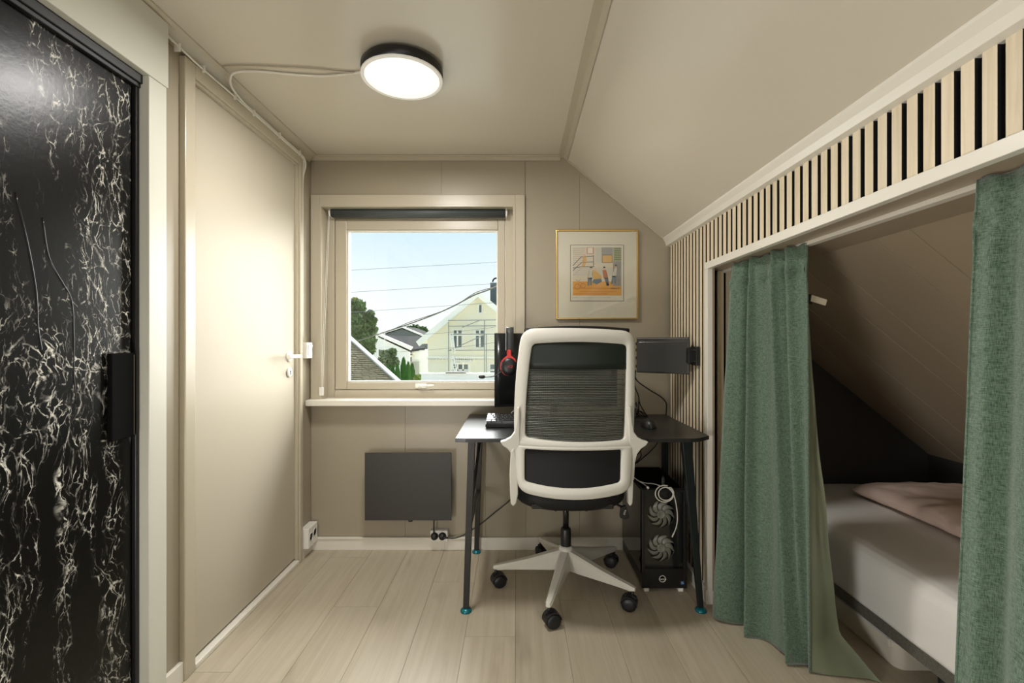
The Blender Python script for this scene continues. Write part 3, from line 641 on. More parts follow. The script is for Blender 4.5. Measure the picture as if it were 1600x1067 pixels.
t = thing('gaming_keyboard', 'black compact mechanical keyboard on the left of the desk', 'keyboard', (0, 2.1, ZD))
kb = lambda u, v, h=0: Vector((-.140 + u * .292, 2.105 + v * .125, ZD + .018 + v * .020 + h))
bm = bmesh.new(); pts = [kb(0, 0), kb(1, 0), kb(1, 1), kb(0, 1)]; lo_ = [Vector((p.x, p.y, ZD + .003 + (p.y - 2.105) * .12)) for p in pts]
a_ = [bm.verts.new(p) for p in pts]; b_ = [bm.verts.new(p) for p in lo_]
bm.faces.new(a_); bm.faces.new(b_[::-1])
for i in range(4): bm.faces.new((a_[i], b_[i], b_[(i + 1) % 4], a_[(i + 1) % 4]))
obj('case', bm, black_plastic, t, bevel=.002)
for x in (-.12, .11): obj('tilt_foot', B((x, x + .02, 2.215, 2.225, ZD, ZD + .02)), black_plastic, t)
bm = bmesh.new()
for r_ in range(5):
    x_ = .008; widths = [[1] * 13 + [1.9], [1.5] + [1] * 12 + [1.4], [1.75] + [1] * 11 + [2.15], [2.25] + [1] * 10 + [1.65], [1.25] * 3 + [6.2] + [1.25] * 4][r_]
    tot = sum(widths)
    for w_ in widths:
        u0 = x_ + .001; u1 = x_ + w_ / tot * .984 - .004; v0 = .03 + (4 - r_) * .188 + .010; v1 = v0 + .160
        b0 = [bm.verts.new(kb(u, v, .001)) for u, v in ((u0, v0), (u1, v0), (u1, v1), (u0, v1))]
        b1 = [bm.verts.new(kb(u, v, .0115)) for u, v in ((u0 + .006, v0 + .012), (u1 - .006, v0 + .012), (u1 - .006, v1 - .014), (u0 + .006, v1 - .014))]
        bm.faces.new(b1)
        for i in range(4): bm.faces.new((b0[i], b0[(i + 1) % 4], b1[(i + 1) % 4], b1[i]))
        x_ += w_ / tot * .984
obj('keycaps', bm, mat('keycap_plastic', (44, 44, 44), .25), t, kind='stuff')
bm = bmesh.new(); tube(bm, [(-.02, 2.225, .752), (-.03, 2.25, .765), (.0, 2.28, .79), (.05, 2.30, .80), (.12, 2.31, .78)], .0025); tube(bm, [(.0, 2.225, .752), (.02, 2.26, .77), (.08, 2.29, .775), (.14, 2.30, .77)], .002)
obj('cord', bm, mat('pale_cord', (150, 148, 140), .5), t)

t = thing('computer_mouse', 'black computer mouse on the right side of the desk', 'mouse', (.62, 2.1, ZD))
def mouse(u, v):
    th = u * 2 * math.pi; ph = v * math.pi / 2; r = math.cos(ph) ** .6 if v < 1 else 0
    return Vector((.602 + .034 * r * math.cos(th), 2.13 + .058 * r * math.sin(th), ZD + .002 + .036 * math.sin(ph) * (1 - .15 * math.sin(th) * r)))
bm = bmesh.new(); grid(bm, mouse, 28, 10, closed_u=True); bmesh.ops.remove_doubles(bm, verts=bm.verts[:], dist=.0003); obj('shell', bm, black_plastic, t)
bm = bmesh.new(); cyl(bm, (.599, 2.165, ZD + .030), (.605, 2.165, ZD + .030), .008, n=16); obj('scroll_wheel', bm, rubber, t)
bm = bmesh.new(); tube(bm, [(.602, 2.187, ZD + .010), (.60, 2.24, ZD + .006), (.56, 2.32, ZD + .004), (.50, 2.38, ZD + .004)], .002); obj('cord', bm, black_plastic, t)

hx, hy2, hz2 = -.036, 2.250, 1.001
t = thing('gaming_headset', 'black and red headset with a boom microphone hung over the monitor', 'headset', (hx, hy2, 1.16))
bm = bmesh.new()
def hband(u, v):
    # strap bent over the monitor's top edge
    path = [(2.247, 1.055), (2.247, 1.12), (2.250, 1.165), (2.268, 1.185), (2.30, 1.189), (2.33, 1.182), (2.345, 1.15), (2.348, 1.09)]
    q = u * (len(path) - 1); i = min(int(q), len(path) - 2); f = q - i
    return Vector((hx - .018 + v * .036 + .004, path[i][0] * (1 - f) + path[i + 1][0] * f, path[i][1] * (1 - f) + path[i + 1][1] * f))
V = grid(bm, hband, 28, 1); 
ho = obj('headband', bm, mat('headband_grey', (58, 60, 60), .5), t); so = ho.modifiers.new('solid', 'SOLIDIFY'); so.thickness = .010; so.offset = -1
obj('headband_edge', B((hx - .0165, hx - .0125, 2.238, 2.246, 1.075, 1.183)), mat('pale_grey_plastic', (150, 152, 152), .35), t, bevel=.001)
bm = bmesh.new(); prism(bm, [(hx - .008, 2.236, 1.078), (hx + .010, 2.236, 1.078), (hx + .012, 2.236, 1.050), (hx + .030, 2.236, 1.036), (hx + .036, 2.236, 1.018), (hx - .034, 2.236, 1.012), (hx - .028, 2.236, 1.036), (hx - .010, 2.236, 1.050)], (0, .010, 0)); obj('yoke', bm, red_plastic, t, bevel=.003, label='red yoke holding the ear cup')
bm = bmesh.new(); lathe(bm, (hx, 2.262, .998), (0, -1, 0), [(0, 0), (.036, 0), (.041, .010), (.041, .022), (.036, .031), (.022, .036), (0, .037)], 40)
bmesh.ops.scale(bm, vec=(.95, 1, 1.08), space=Matrix.Translation(Vector((-hx, 0, -.998))), verts=bm.verts[:]); obj('ear_cup', bm, black_plastic, t)
bm = bmesh.new(); lathe(bm, (hx - .003, 2.262, .9985), (0, -1, 0), [(.042, .008), (.0428, .012), (.042, .016)], 40); bmesh.ops.scale(bm, vec=(.95, 1, 1.08), space=Matrix.Translation(Vector((-hx, 0, -.998))), verts=bm.verts[:]); obj('trim_ring', bm, red_plastic, t)
bm = bmesh.new(); yl = 2.2245
for a, b_ in (((-.012, .006), (.0, -.005)), ((.0, .006), (-.012, -.005)), ((.001, .006), (.013, .005)), ((.001, -.005), (.012, -.005)), ((.013, .005), (.004, -.005))):
    bar(bm, (hx + a[0] + .006, yl, .998 + a[1]), (hx + b_[0] + .006, yl, .998 + b_[1]), .0016, .0010)
obj('emblem', bm, red_plastic, t, label='small red angular emblem')
bm = bmesh.new(); tube(bm, [(hx - .034, 2.25, .985), (hx - .046, 2.235, .965), (hx - .075, 2.225, .952), (hx - .105, 2.22, .949), (hx - .118, 2.218, .950)], .0022); lathe(bm, (hx - .112, 2.218, .950), (-1, 0, .02), [(0, 0), (.006, .002), (.009, .010), (.009, .022), (.006, .030), (0, .032)], 16); obj('boom_microphone', bm, rubber, t)

# ---------------------------------------------------------------- portable screen on the slat wall
t = thing('tablet_screen', 'small dark tablet-like screen held by a bracket on the slat wall', 'screen', (.80, 2.165, 1.055))
zt0 = .967; ang = None
A = Vector((.797, 2.150, 0)); Bv = Vector((.590, 2.295, 0)); dv = (Bv - A).normalized(); nv = Vector((-dv.y, dv.x, 0)); nv = nv if nv.y < 0 else -nv
L = (Bv - A).length
def tp(s, z, o): p = A + dv * s + nv * o; return Vector((p.x, p.y, z))
def tbox(bm, s0, s1, z0, z1, o0, o1, mi=0):
    v = [bm.verts.new(tp(*q)) for q in ((s0, z0, o0), (s1, z0, o0), (s1, z0, o1), (s0, z0, o1), (s0, z1, o0), (s1, z1, o0), (s1, z1, o1), (s0, z1, o1))]
    for f in ((0, 3, 2, 1), (4, 5, 6, 7), (0, 1, 5, 4), (1, 2, 6, 5), (2, 3, 7, 6), (3, 0, 4, 7)): bm.faces.new([v[i] for i in f]).material_index = mi
bm = bmesh.new(); tbox(bm, 0, L, .966, 1.138, -.012, .004); obj('casing', bm, mat('tablet_case', (46, 43, 39), .42), t, bevel=.006, seg=3)
bm = bmesh.new(); tbox(bm, .010, L - .010, .974, 1.116, .0035, .0050); obj('screen', bm, screen_glass, t, bevel=.0006)
for z in (.99, 1.03, 1.07, 1.10):
    bm = bmesh.new(); tbox(bm, L, L + .004, z, z + .014, -.008, .003); obj('clamp', bm, black_plastic, t, bevel=.001)
bm = bmesh.new(); box(bm, .802, .8205, 2.085, 2.150, 1.010, 1.095); box(bm, .780, .806, 2.118, 2.150, 1.020, 1.088); cyl(bm, (.792, 2.140, 1.015), (.792, 2.140, 1.092), .008); box(bm, .796, .803, 2.088, 2.12, 1.075, 1.083); box(bm, .796, .803, 2.088, 2.12, 1.025, 1.033)
obj('wall_bracket', bm, black_plastic, t, bevel=.0015)
bm = bmesh.new()
tube(bm, [(.590, 2.31, .975), (.592, 2.33, .94), (.62, 2.36, .91), (.68, 2.38, .87), (.74, 2.40, .835), (.775, 2.42, .80), (.780, 2.43, .76), (.780, 2.44, .734)], .0034)
tube(bm, [(.588, 2.31, .975), (.590, 2.33, .90), (.612, 2.35, .85), (.625, 2.36, .80), (.655, 2.37, .75), (.665, 2.37, .735)], .0026)
obj('cord', bm, black_plastic, t)
bm = bmesh.new()
random.seed(5)
for q in range(5):
    x0_ = .52 + q * .015
    tube(bm, [(x0_, 2.30, ZD + .004), (x0_ + .03, 2.33, ZD + .05 + .012 * q), (x0_ + .075 - .01 * q, 2.36, ZD + .02), (x0_ + .05, 2.39, ZD + .075 - .01 * q), (x0_ + .10, 2.42, ZD + .004), (x0_ + .16 - .02 * q, 2.42, ZD + .004)], .0024)
tag(obj('cable_tangle', bm, black_plastic), 'tangle of thin black cables at the back of the desk', 'cables')
bm = bmesh.new()
for pts in ([(.60, 2.40, .708), (.61, 2.38, .64), (.60, 2.36, .56), (.58, 2.42, .50), (.59, 2.49, .44)], [(.63, 2.42, .708), (.62, 2.40, .62), (.635, 2.38, .54), (.62, 2.44, .48), (.62, 2.49, .42)],
            [(.66, 2.42, .708), (.70, 2.42, .64), (.73, 2.42, .60), (.70, 2.43, .55), (.64, 2.488, .47)], [(.73, 2.44, .71), (.71, 2.42, .65), (.66, 2.43, .57), (.61, 2.488, .47)]):
    tube(bm, pts, .0028)
tag(obj('hanging_cables', bm, black_plastic), 'black cables hanging under the desk behind the computer case', 'cables')

# ---------------------------------------------------------------- computer case
t = thing('computer_tower', 'black computer tower with two grey front fans standing under the desk', 'computer', (.66, 2.29, 0))
px0, px1, py0, py1 = .561, .762, 2.086, 2.480
case_m = mat('case_steel', (24, 24, 23), .38); side_glass = mat('smoked_side_glass', (34, 34, 31), .1, spec=.6)
obj('body', B((px0 + .004, px1 - .002, py0 + .03, py1, .016, .452)), case_m, t, bevel=.002)
obj('side_panel', B((px0, px0 + .004, py0 + .008, py1 - .004, .075, .448)), side_glass, t, bevel=.001, label='smoked glass side panel')
obj('front_frame', B((px0, px0 + .014, py0, py0 + .03, .016, .456), (px1 - .014, px1, py0, py0 + .03, .016, .456), (px0 + .014, px1 - .014, py0, py0 + .03, .444, .456), (px0 + .014, px1 - .014, py0, py0 + .03, .016, .102), (px0 + .014, px1 - .014, py0 + .024, py0 + .03, .102, .444)), case_m, t, bevel=.0015)
obj('top_filter', B((px0 + .012, px1 - .012, py0 + .04, py1 - .02, .452, .456)), black_matte, t, bevel=.001)
fan_m = mat('fan_grey', (128, 126, 116), .35); fx = .651
def blade_mesh():
    bm = bmesh.new(); n = 8; rows = []
    for i in range(n + 1):
        f = i / n; r = .019 + f * .041; a = -.75 * f * f; wd = (.54 + .16 * f - .50 * max(0, f - .72) / .28) ; row = []
        for j in range(5):
            g_ = j / 4 - .5; an = a + g_ * wd * (1.15 - .45 * f); row.append((r * math.cos(an), .004 * g_ * 2, r * math.sin(an)))
        rows.append(row)
    V = [[bm.verts.new(p) for p in row] for row in rows]
    for i in range(n):
        for j in range(4): f_ = bm.faces.new((V[i][j], V[i][j + 1], V[i + 1][j + 1], V[i + 1][j])); f_.smooth = True
    r_ = bmesh.ops.extrude_face_region(bm, geom=bm.faces[:]); bmesh.ops.translate(bm, verts=[q for q in r_['geom'] if isinstance(q, bmesh.types.BMVert)], vec=(0, .0016, 0))
    bmesh.ops.recalc_face_normals(bm, faces=bm.faces[:]); me = bpy.data.meshes.new('blade'); bm.to_mesh(me); bm.free(); me.materials.append(fan_m); return me
bl = blade_mesh()
for z in (.341, .190):
    bm = bmesh.new(); lathe(bm, (fx, py0 + .022, z), (0, -1, 0), [(.063, 0), (.063, .006), (.0605, .006), (.0605, 0)], 40)
    fn_ = obj('fan', bm, black_plastic, t)
    bm = bmesh.new(); lathe(bm, (fx, py0 + .022, z), (0, -1, 0), [(0, 0), (.0195, 0), (.0195, .010), (.017, .0118), (.0135, .0118), (.013, .0112), (0, .0112)], 32); obj('fan_hub', bm, fan_m, fn_)
    for q in range(9):
        b_ = bpy.data.objects.new('blade', bl); C.objects.link(b_); b_.parent = fn_; b_.location = Vector((fx, py0 + .015, z)) - WL[fn_.name]; b_.rotation_euler = (0, R(40 * q + 12), 0)
obj('front_glass', B((px0 + .0142, px1 - .0142, py0 + .002, py0 + .005, .103, .4435)), glass_mat('front_panel_glass'), t)
bm = bmesh.new(); lathe(bm, (fx + .001, py0 - .0001, .0585), (0, -1, 0), [(.0125, 0), (.0125, .0012), (.0152, .0012), (.0152, 0)], 40); box(bm, fx - .0145, fx - .0105, py0 - .0012, py0, .0560, .0585); box(bm, fx + .0035, fx + .018, py0 - .0012, py0, .0540, .0560); box(bm, fx + .0035, fx + .015, py0 - .0012, py0, .0600, .0618)
logo = obj('round_logo', bm, mat('logo_silver', (215, 213, 205), .4), t, label='silver ring logo with letters across it')
MF = lambda x, z: Matrix.Translation((x, py0 - .0008, z)) @ Matrix.Rotation(R(90), 4, 'X')
text_mesh('ac', .0150, MATS['logo_silver'], 'logo_letters', t, MF(fx - .002, .0585))
obj('sticker', B((.7340, .7475, py0 - .0006, py0, .0320, .0475)), mat('blue_sticker', (30, 84, 150), .4), t, label='small blue processor sticker')
text_mesh('intel', .0052, white_plastic, 'sticker_text', t, MF(.7395, .0445)); text_mesh('CORE', .0052, white_plastic, 'sticker_text', t, MF(.7408, .0390))
for x, y in ((.575, 2.10), (.728, 2.10), (.575, 2.45), (.728, 2.45)):
    obj('foot', B((x - .004, x + .018, y - .012, y + .012, 0, .016)), white_plastic, t, bevel=.002)
ct = .456
t = thing('charging_cable', 'coiled white charging cable hanging over the front of the computer tower', 'cable', (.65, 2.09, ct))
bm = bmesh.new(); yf = py0 - .006; r_ = .0024
tube(bm, [(.553, 2.20, ct + .022), (.572, 2.17, ct + .012), (.585, 2.16, ct + .006), (.590, 2.13, ct + .005), (.590, 2.11, ct + .006)], r_); cyl(bm, (.590, 2.112, ct + .006), (.590, 2.094, ct + .006), .0052, n=12)
tube(bm, [(.572, 2.17, ct + .012), (.60, 2.165, ct + .006), (.63, 2.155, ct + .006), (.655, 2.125, ct + .006), (.675, 2.10, ct + .006), (.69, yf, ct - .004), (.703, yf - .002, ct - .030), (.712, yf - .002, ct - .075), (.716, yf - .002, ct - .125), (.710, yf - .002, ct - .165), (.698, yf - .002, ct - .195)], r_); cyl(bm, (.700, yf - .002, ct - .190), (.692, yf - .002, ct - .208), .0034, .0026, n=10)
coil = []
for q in range(33):
    a = q / 32 * 4 * math.pi + 1.2; rr = (.041 if q < 16 else .032); coil.append((.655 + rr * math.cos(a) + (.003 if q < 16 else .008), yf - .003 - .0001 * q, ct - .014 + rr * .90 * math.sin(a)))
tube(bm, coil, r_, k=3); obj('cord', bm, mat('white_cable', (226, 222, 210), .4), t)
t = thing('usb_stick', 'dark grey usb stick standing up in the top of the computer tower', 'usb stick', (.658, 2.098, ct))
obj('shell', B((.652, .664, 2.094, 2.102, ct, ct + .052)), mat('usb_grey', (60, 60, 58), .35), t, bevel=.002)
obj('cap_loop', B((.654, .662, 2.0955, 2.1005, ct + .052, ct + .058)), black_plastic, t, bevel=.001)

# ---------------------------------------------------------------- office chair
t = thing('office_chair', 'white framed office chair with dark ribbed mesh back and black seat', 'chair', (.225, 2.13, 0))
XCB = 899
def cb(px, py, off=0):
    tt = (py - 515) / 267; Yc = 1.875 - .105 * tt + .012 * math.sin(math.pi * min(max(tt, 0), 1)); u = (px - XCB) / 90; Y = Yc + .030 * u * u
    p = P(px, py, Y); return Vector((p.x, p.y + off, p.z))
def loop(corners, rad, n=10):
    """closed outline through corner points with rounded corners: sides are quadratic arcs (corner, bulge)"""
    out = []; m = len(corners)
    for i in range(m):
        a = Vector(corners[i][:2]); b_ = Vector(corners[(i + 1) % m][:2]); c_ = corners[i][2] if len(corners[i]) > 2 else None
        mid = (a + b_) / 2 + (Vector(c_) if c_ else Vector((0, 0)))
        L_ = (b_ - a).length; f0 = min(.45, corners[i][3] / L_ if len(corners[i]) > 3 else rad / L_)
        f1 = min(.45, corners[(i + 1) % m][3] / L_ if len(corners[(i + 1) % m]) > 3 else rad / L_)
        q = lambda f: (1 - f) ** 2 * a + 2 * f * (1 - f) * (2 * mid - (a + b_) / 2) + f * f * b_
        out.append([q(f0 + (1 - f0 - f1) * k / n) for k in range(n + 1)])
    res = []
    for i in range(m):
        res += out[i]; a = out[i][-1]; b_ = out[(i + 1) % m][0]; c_ = Vector(corners[(i + 1) % m][:2])
        for k in range(1, 5): f = k / 5; res.append((1 - f) ** 2 * a + 2 * f * (1 - f) * c_ + f * f * b_)
    return res
def ring(bm, outer, inner, th, fn, rim=.004):
    n = len(outer); L_ = []
    mid = lambda f: [o.lerp(i_, f) for o, i_ in zip(outer, inner)]
    secs = [(mid(0), .5 * th), (mid(.0), .22 * th), (mid(.10), 0), (mid(.9), 0), (mid(1), .22 * th), (mid(1), th), (mid(0), th)]
    rings = [[bm.verts.new(fn(p.x, p.y, o)) for p in s] for s, o in secs]
    for a, b_ in zip(rings, rings[1:] + rings[:1]):
        for i in range(n):
            f = bm.faces.new((a[i], b_[i], b_[(i + 1) % n], a[(i + 1) % n])); f.smooth = True
TH = .030
up_out = loop([(816, 513, (0, -3), 20), (991, 517, (2, -6), 20), (990, 700, (0, 4), 4), (804, 697, (-5, 0), 4)], 10)
up_in = loop([(832, 537, (0, -3.5), 7), (979, 538, (1, 0), 7), (976, 687, (0, 6), 7), (821, 683, (-3, 0), 7)], 7)
lo_out = loop([(804, 695, (0, 3), 4), (990, 696, (0, 0), 4), (985, 768, (0, 14), 18), (809, 767, (0, 0), 18)], 10)
lo_in = loop([(820, 701, (0, 2.5), 4), (971, 702, (0, 0), 4), (970, 754, (0, 11), 6), (820, 752, (0, 0), 6)], 5)
bm = bmesh.new(); ring(bm, up_out, up_in, TH, cb); obj('back_frame', bm, chair_white, t)
bm = bmesh.new(); ring(bm, lo_out, lo_in, TH, lambda x, y, o: cb(x, y, o - .0008)); obj('lower_back_frame', bm, chair_white, t)
# black fabric edge that shows over the top rail
bm = bmesh.new(); tube(bm, [cb(820 + q * 16.5, 517 - 5.0 * math.sin(math.pi * (q + .5) / 11), TH + .004) for q in range(11)], .011, n=10); obj('top_edge', bm, black_soft, t)
# ribbed mesh: fine horizontal cords over the opening, the solid band at the top
mesh_m = mat('mesh_cord', (92, 94, 84), .45); band_m = mat('solid_band', (10, 22, 14), .5)
bm = bmesh.new()
for q in range(44):
    y = 577.5 + q * 2.62
    if y > 693: break
    row = [cb(826 - (y - 577) * .05 + k * 15.2, y + 3.4 * math.sin(math.pi * k / 10) * ((y - 577) / 110), .014 + (.004 if q % 3 == 0 else 0)) for k in range(11)]
    tube(bm, row, .0021 + .0007 * (q % 3 == 0), n=6, k=2)
obj('mesh_back', bm, mesh_m, t, kind='stuff')
bm = bmesh.new()
for q in range(52): x = 824 + q * 3; tube(bm, [cb(x, 575, .0145), cb(x, 635, .0145), cb(x, 692, .0145)], .0005, n=4, k=2)
obj('mesh_weft', bm, mesh_m, t, kind='stuff')
bm = bmesh.new(); grid(bm, lambda u, v: cb(826 + u * 158, 533 + v * 43 + 1.5 * math.sin(math.pi * u) * v, .010), 16, 4)
so = obj('solid_band', bm, band_m, t, label='dark green-black band across the top of the mesh'); q_ = so.modifiers.new('s', 'SOLIDIFY'); q_.thickness = .004
bm = bmesh.new(); grid(bm, lambda u, v: cb(814 + u * 162, 697 + v * 72 + 2 * math.sin(math.pi * u) * (1 + 3 * v), .012), 16, 6)
so = obj('lumbar_panel', bm, black_soft, t); q_ = so.modifiers.new('s', 'SOLIDIFY'); q_.thickness = .012; q_.offset = 1
# arms: white bracket flaring out of the frame, slim post below it, pad reaching forward
for s in (-1, 1):
    X = lambda a: .222 + s * a
    my = lambda x: x if s < 0 else 2 * 897.5 - x
    bm = bmesh.new(); out = [(809, 636), (807, 660), (804, 675), (798, 683), (790, 687.5), (781.5, 690), (785, 695.5), (793, 701), (799, 709), (802.5, 722), (804, 750), (812, 750), (812, 636)]
    prism(bm, [P(my(a_), b_, 1.842) for a_, b_ in out], (0, .032, 0)); obj('arm_bracket', bm, chair_white, t, bevel=.005, seg=3)
    if s < 0: out = [(803, 700), (806.5, 716), (809, 745), (809.5, 772), (806.5, 786), (802, 791), (798, 787), (796.8, 770), (796, 740), (797, 718), (799, 704)]
    else: out = [(981.5, 700), (987.5, 704), (989.5, 722), (990, 745), (989.2, 775), (988.6, 786), (985, 791), (982, 787), (981.5, 765)]
    bm = bmesh.new(); prism(bm, [P(a_, b_, 1.838) for a_, b_ in out], (0, .030, 0)); obj('arm_post', bm, chair_white, t, bevel=.004, seg=3)
    bm = bmesh.new()
    prism(bm, [(X(a), 1.90, z) for a, z in ((.232, .690), (.262, .694), (.252, .680), (.240, .665))], (0, .24, 0)); bar(bm, (X(.238), 2.04, .69), (X(.238), 2.07, .47), .022, .07); bar(bm, (X(.232), 1.85, .685), (X(.240), 1.96, .69), .028, .02)
    obj('arm_support', bm, chair_white, t, bevel=.005, seg=3)
    bm = bmesh.new(); prism(bm, [(X(.205), 1.885, .697), (X(.262), 1.885, .697), (X(.272), 1.905, .697), (X(.272), 2.10, .697), (X(.262), 2.13, .697), (X(.212), 2.13, .697), (X(.200), 2.08, .697), (X(.200), 1.89, .697)], (0, 0, .012)); obj('arm_pad', bm, black_soft, t, bevel=.004, seg=3)
# seat
def seat(u, v):
    th = u * 2 * math.pi; ph = (v - .5) * math.pi
    sx_ = lambda c_, e_: math.copysign(abs(c_) ** e_, c_)
    r = abs(math.cos(ph)) ** .3
    x = .222 + .232 * r * sx_(math.cos(th), .5); y = 2.07 + .235 * r * sx_(math.sin(th), .5); z = .468 + .044 * sx_(math.sin(ph), .6)
    return Vector((x, y, z + .022 * abs((x - .222) / .232) ** 2 + (.012 * ((2.07 - y) / .235) if y < 2.07 else 0)))
bm = bmesh.new(); grid(bm, seat, 64, 16, closed_u=True); bmesh.ops.remove_doubles(bm, verts=bm.verts[:], dist=.0005); obj('seat', bm, black_soft, t)
bm = bmesh.new(); box(bm, .13, .315, 1.99, 2.22, .425, .448); box(bm, .16, .285, 2.03, 2.19, .395, .43); obj('tilt_mechanism', bm, black_plastic, t, bevel=.008)
bm = bmesh.new(); bar(bm, (.16, 1.90, .452), (.16, 2.05, .435), .05, .012); bar(bm, (.285, 1.90, .452), (.285, 2.05, .435), .05, .012); box(bm, .06, .385, 1.845, 1.90, .455, .475); obj('back_bracket', bm, black_plastic, t, bevel=.004)
bm = bmesh.new(); y_ = 1.90
pp = [P(a, b_, y_) for a, b_ in ((970, 793), (978, 789), (984, 806), (983, 810), (976, 811.5), (969.5, 809), (969, 805))]
prism(bm, pp, (0, .014, 0)); cyl(bm, pp[0] + Vector((.01, .007, .0)), (.36, 2.05, .44), .005, n=8); obj('lever', bm, black_plastic, t, bevel=.003, seg=3)
Mx = Matrix.Translation(P(976.5, 800, 1.8985)) @ Matrix.Rotation(R(90), 4, 'X') @ Matrix.Rotation(R(72), 4, 'Z')
text_mesh('SITA', .0105, white_plastic, 'lever_text', t, Mx)
# gas lift and star base
bm = bmesh.new(); lathe(bm, (.225, 2.13, .170), (0, 0, 1), [(.022, 0), (.0235, .004), (.0235, .092), (.020, .100), (.013, .102)], 32); obj('gas_lift_sleeve', bm, black_plastic, t)
bm = bmesh.new(); cyl(bm, (.225, 2.13, .262), (.225, 2.13, .41), .0135, n=24); obj('gas_lift_rod', bm, mat('dark_chrome', (52, 52, 52), .25, .7), t)
cx0, cy0 = .225, 2.13
bm = bmesh.new(); lathe(bm, (cx0, cy0, .072), (0, 0, 1), [(0, 0), (.020, 0), (.024, .03), (.030, .06), (.034, .095), (.032, .112), (.026, .118), (0, .118)], 36); obj('base_hub', bm, chair_white, t)
def caster():
    out = {}
    bm = bmesh.new(); cyl(bm, (0, 0, .056), (0, 0, .080), .0055, n=12)
    prism(bm, [(-.030, -.006, .030), (-.032, -.006, .046), (-.020, -.006, .058), (.004, -.006, .062), (.016, -.006, .056), (.006, -.006, .030)], (0, .012, 0))
    V = []
    for q in range(12):
        a = R(-10 + q * 17); V.append([(-.012 + .0305 * math.cos(a), yy, .0290 + .0305 * math.sin(a)) for yy in (-.020, .020)])
    for a_, b_ in zip(V, V[1:]):
        i_ = [bm.verts.new(p) for p in (a_[0], a_[1], b_[1], b_[0])]; bm.faces.new(i_)
    bmesh.ops.remove_doubles(bm, verts=bm.verts[:], dist=.0001); out['hood'] = bm
    for k_, y in (('w1', -1), ('w2', 1)):
        bm = bmesh.new(); lathe(bm, (-.012, y * .006, .0275), (0, y, 0), [(0, 0), (.0262, 0), (.0275, .003), (.0275, .012), (.0240, .017), (.010, .0185), (0, .0185)], 28); out[k_] = bm
    return out
cm = {}
for k_, bm in caster().items():
    bmesh.ops.recalc_face_normals(bm, faces=bm.faces[:]); me = bpy.data.meshes.new('caster' if k_ == 'hood' else 'wheel'); bm.to_mesh(me); bm.free(); me.materials.append(rubber); cm[k_] = me
Rb = .318
random.seed(4)
for k_, (ang, sw) in enumerate(zip((-108, -36, 36, 108, 180), (-160, -20, -25, 120, 200))):
    a = R(ang); d2 = Vector((math.cos(a), math.sin(a), 0)); sd = Vector((-d2.y, d2.x, 0)); O = Vector((cx0, cy0, 0))
    bm = bmesh.new(); secs = []
    for f, w_, zt_, zb_ in ((.06, .024, .176, .085), (.25, .0225, .160, .083), (.55, .0195, .133, .083), (.85, .0165, .112, .082), (.97, .015, .104, .080), (1.04, .010, .098, .084)):
        c_ = O + d2 * (f * Rb)
        secs.append([bm.verts.new(c_ + sd * x + Vector((0, 0, z))) for x, z in ((-w_ * .6, zt_), (w_ * .6, zt_), (w_, zt_ - .010), (w_ * .92, zb_ + .004), (w_ * .6, zb_), (-w_ * .6, zb_), (-w_ * .92, zb_ + .004), (-w_, zt_ - .010))])
    for s0, s1 in zip(secs, secs[1:]):
        for i in range(8): bm.faces.new((s0[i], s1[i], s1[(i + 1) % 8], s0[(i + 1) % 8]))
    bm.faces.new(secs[0]); bm.faces.new(secs[-1][::-1]); obj('base_arm', bm, chair_white, t, bevel=.003, seg=2)
    c_ = O + d2 * Rb - WL[t.name]
    hd = bpy.data.objects.new('caster', cm['hood']); C.objects.link(hd); hd.parent = t; hd.location = c_; hd.rotation_euler = (0, 0, R(sw)); hd.scale = (1.12, 1.12, 1.04)
    m_ = hd.modifiers.new('solid', 'SOLIDIFY'); m_.thickness = .003
    for q in ('w1', 'w2'):
        wh = bpy.data.objects.new('wheel', cm[q]); C.objects.link(wh); wh.parent = hd

# ---------------------------------------------------------------- bed in the nook
t = thing('bed', 'low bed with a white fitted sheet inside the curtained nook', 'bed', (1.7, 1.4, 0))
def soft_box(bm, x0, x1, y0, y1, z0, z1, ex=.13, nu=120, nv=28, amp=.002, fr=7, seed=0):
    cx_, cy_, cz_ = (x0 + x1) / 2, (y0 + y1) / 2, (z0 + z1) / 2; hx_, hy_, hz_ = (x1 - x0) / 2, (y1 - y0) / 2, (z1 - z0) / 2
    sp = lambda c_, e_: math.copysign(abs(c_) ** e_, c_)
    def fn(u, v):
        th = u * 2 * math.pi; ph = (v - .5) * math.pi; r = abs(math.cos(ph)) ** (ex * 1.6)
        p = Vector((cx_ + hx_ * r * sp(math.cos(th), ex), cy_ + hy_ * r * sp(math.sin(th), ex), cz_ + hz_ * sp(math.sin(ph), ex * 2.2)))
        return p + Vector((1, 1, 1)) * amp * noise.noise(p * fr + Vector((seed, 0, 0)))
    grid(bm, fn, nu, nv, closed_u=True)
bm = bmesh.new()
prof = [(.030, .146), (.004, .150), (.0, .158), (.0, .20), (-.003, .25), (-.002, .30), (.0, .325), (.008, .345), (.022, .360), (.045, .368), (.10, .371), (.44, .374)]
